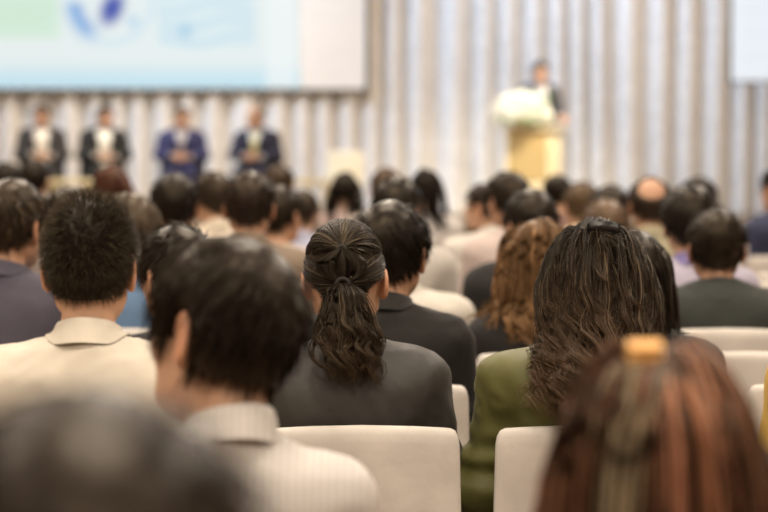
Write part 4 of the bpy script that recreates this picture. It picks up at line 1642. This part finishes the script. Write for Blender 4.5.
# lectern
LY = 24.0
LX = world_x(533, LY, 1.5)
lec = empty('lectern', (LX, LY, STAGE), math.radians(-24))
lec.scale = (1.1, 1, 0.94)
tag(lec, 'golden yellow lectern carrying a big bunch of white flowers', 'lectern')
GOLD = plain('gold_laminate', (0.50, 0.37, 0.17), 0.45, noise=6, var=0.12)
PALE = plain('pale_gold_laminate', (0.84, 0.73, 0.48), 0.45, noise=6, var=0.06)
link('base', box_mesh('base', (-0.25, -0.22, 0.0), (0.25, 0.22, 0.07), 0.01), PALE, lec)
link('side_panel', box_mesh('side_panel', (0.20, -0.18, 0.07), (0.23, 0.18, 1.03), 0.004), PALE, lec)
link('side_panel', box_mesh('side_panel', (-0.23, -0.18, 0.07), (-0.20, 0.18, 1.03), 0.004), PALE, lec)
link('front_panel', box_mesh('front_panel', (-0.20, -0.175, 0.45), (0.20, -0.15, 1.03), 0.004), GOLD, lec)
link('front_panel', box_mesh('front_panel', (-0.20, -0.175, 0.07), (0.20, -0.15, 0.44), 0.004), PALE, lec)
link('shelf', box_mesh('shelf', (-0.20, -0.15, 0.60), (0.20, 0.17, 0.62), 0.002), PALE, lec)
link('top', box_mesh('top', (-0.27, -0.22, 1.03), (0.27, 0.22, 1.065), 0.008), PALE, lec)

# flowers
def flower_mesh():
    rng = np.random.default_rng(3)
    V, Q = [], []
    for k in range(26):
        d = unit(rng.normal(0, 1, 3))
        d[2] = abs(d[2]) * 0.9 - 0.25
        d = unit(d)
        e1 = unit(np.cross(d, (0.3, 0.5, 0.8)))
        e2 = np.cross(d, e1)
        c = d * 0.040
        s = 0.022
        b = len(V)
        V += [c - e1 * s, c - e2 * s * 0.8 + d * 0.006, c + e1 * s, c + e2 * s * 0.8 + d * 0.006, c + d * 0.014]
        Q += [[b, b + 1, b + 4], [b + 1, b + 2, b + 4], [b + 2, b + 3, b + 4], [b + 3, b, b + 4], [b, b + 3, b + 1], [b + 1, b + 3, b + 2]]
    return mesh_arrays('flower', np.array(V), None, np.array(Q))


fl = empty('flower_arrangement', (world_x(521, 23.93, 1.8), 23.90, STAGE + 1.067 * 0.94))
tag(fl, 'large dome of white flowers with green leaves on the golden lectern', 'flowers')
link('bowl', lathe_mesh('bowl', [(0, 0), (0.07, 0), (0.09, 0.02), (0.13, 0.07), (0.125, 0.075), (0, 0.06)], 20), plain('bowl_ceramic', (0.7, 0.66, 0.55), 0.3), fl)
FM = flower_mesh()
FM.materials.append(plain('white_petal', (0.88, 0.87, 0.78), 0.7, noise=40, var=0.04))
LFM = None
rng = np.random.default_rng(11)
for k in range(70):
    a = k * 2.39996
    u = (k + 0.5) / 70
    el = math.acos(1 - u * 1.15)
    R = (0.285, 0.19, 0.235)
    x, y, z = R[0] * math.sin(el) * math.cos(a), R[1] * math.sin(el) * math.sin(a), R[2] * math.cos(el)
    o = link('flower', FM, None, fl, (x, y, 0.10 + z), (rng.uniform(0, 6), rng.uniform(-0.4, 0.4), rng.uniform(0, 6)))
    s = rng.uniform(0.95, 1.3)
    o.scale = (s, s, s)
u = np.linspace(0, 1, 6)
Lv = np.concatenate([np.stack([sgn * 0.022 * np.sin(np.pi * u ** 0.8) * (0.25 + 0.75), u * 0.16, 0.03 * np.sin(u * 2.5) - 0.03 * u], -1) for sgn in (-1, 1)])
Lq = np.array([[i, i + 1, i + 7, i + 6] for i in range(5)])
LFM = mesh_arrays('leaf', Lv, Lq)
LFM.materials.append(plain('leaf_green', (0.16, 0.30, 0.06), 0.5))
for k in range(44):
    a = k * 2.39996
    if k < 26:
        o = link('leaf', LFM, None, fl, (0.20 * math.cos(a), 0.13 * math.sin(a), 0.06 + 0.02 * (k % 3)), (rng.uniform(-0.5, 0.2), 0, a - math.pi / 2))
    else:
        o = link('leaf', LFM, None, fl, (0.20 + 0.06 * math.cos(a), 0.02 + 0.08 * math.sin(a), 0.16 + 0.010 * (k - 26)), (rng.uniform(0.2, 1.1), 0, a - math.pi / 2))

person('speaker in a dark suit standing behind the lectern and the white flowers', 540, 61, 24.62, 'm', hair=st_short(BLACK, n=400), wear=dict(kind='jacket', front=True, col=(0.030, 0.030, 0.045), legs=(0.03, 0.03, 0.045), tie=(0.10, 0.10, 0.2)),
       pose='stand', z0=STAGE, face=math.pi + 0.35, tone='mid', pitch=8)
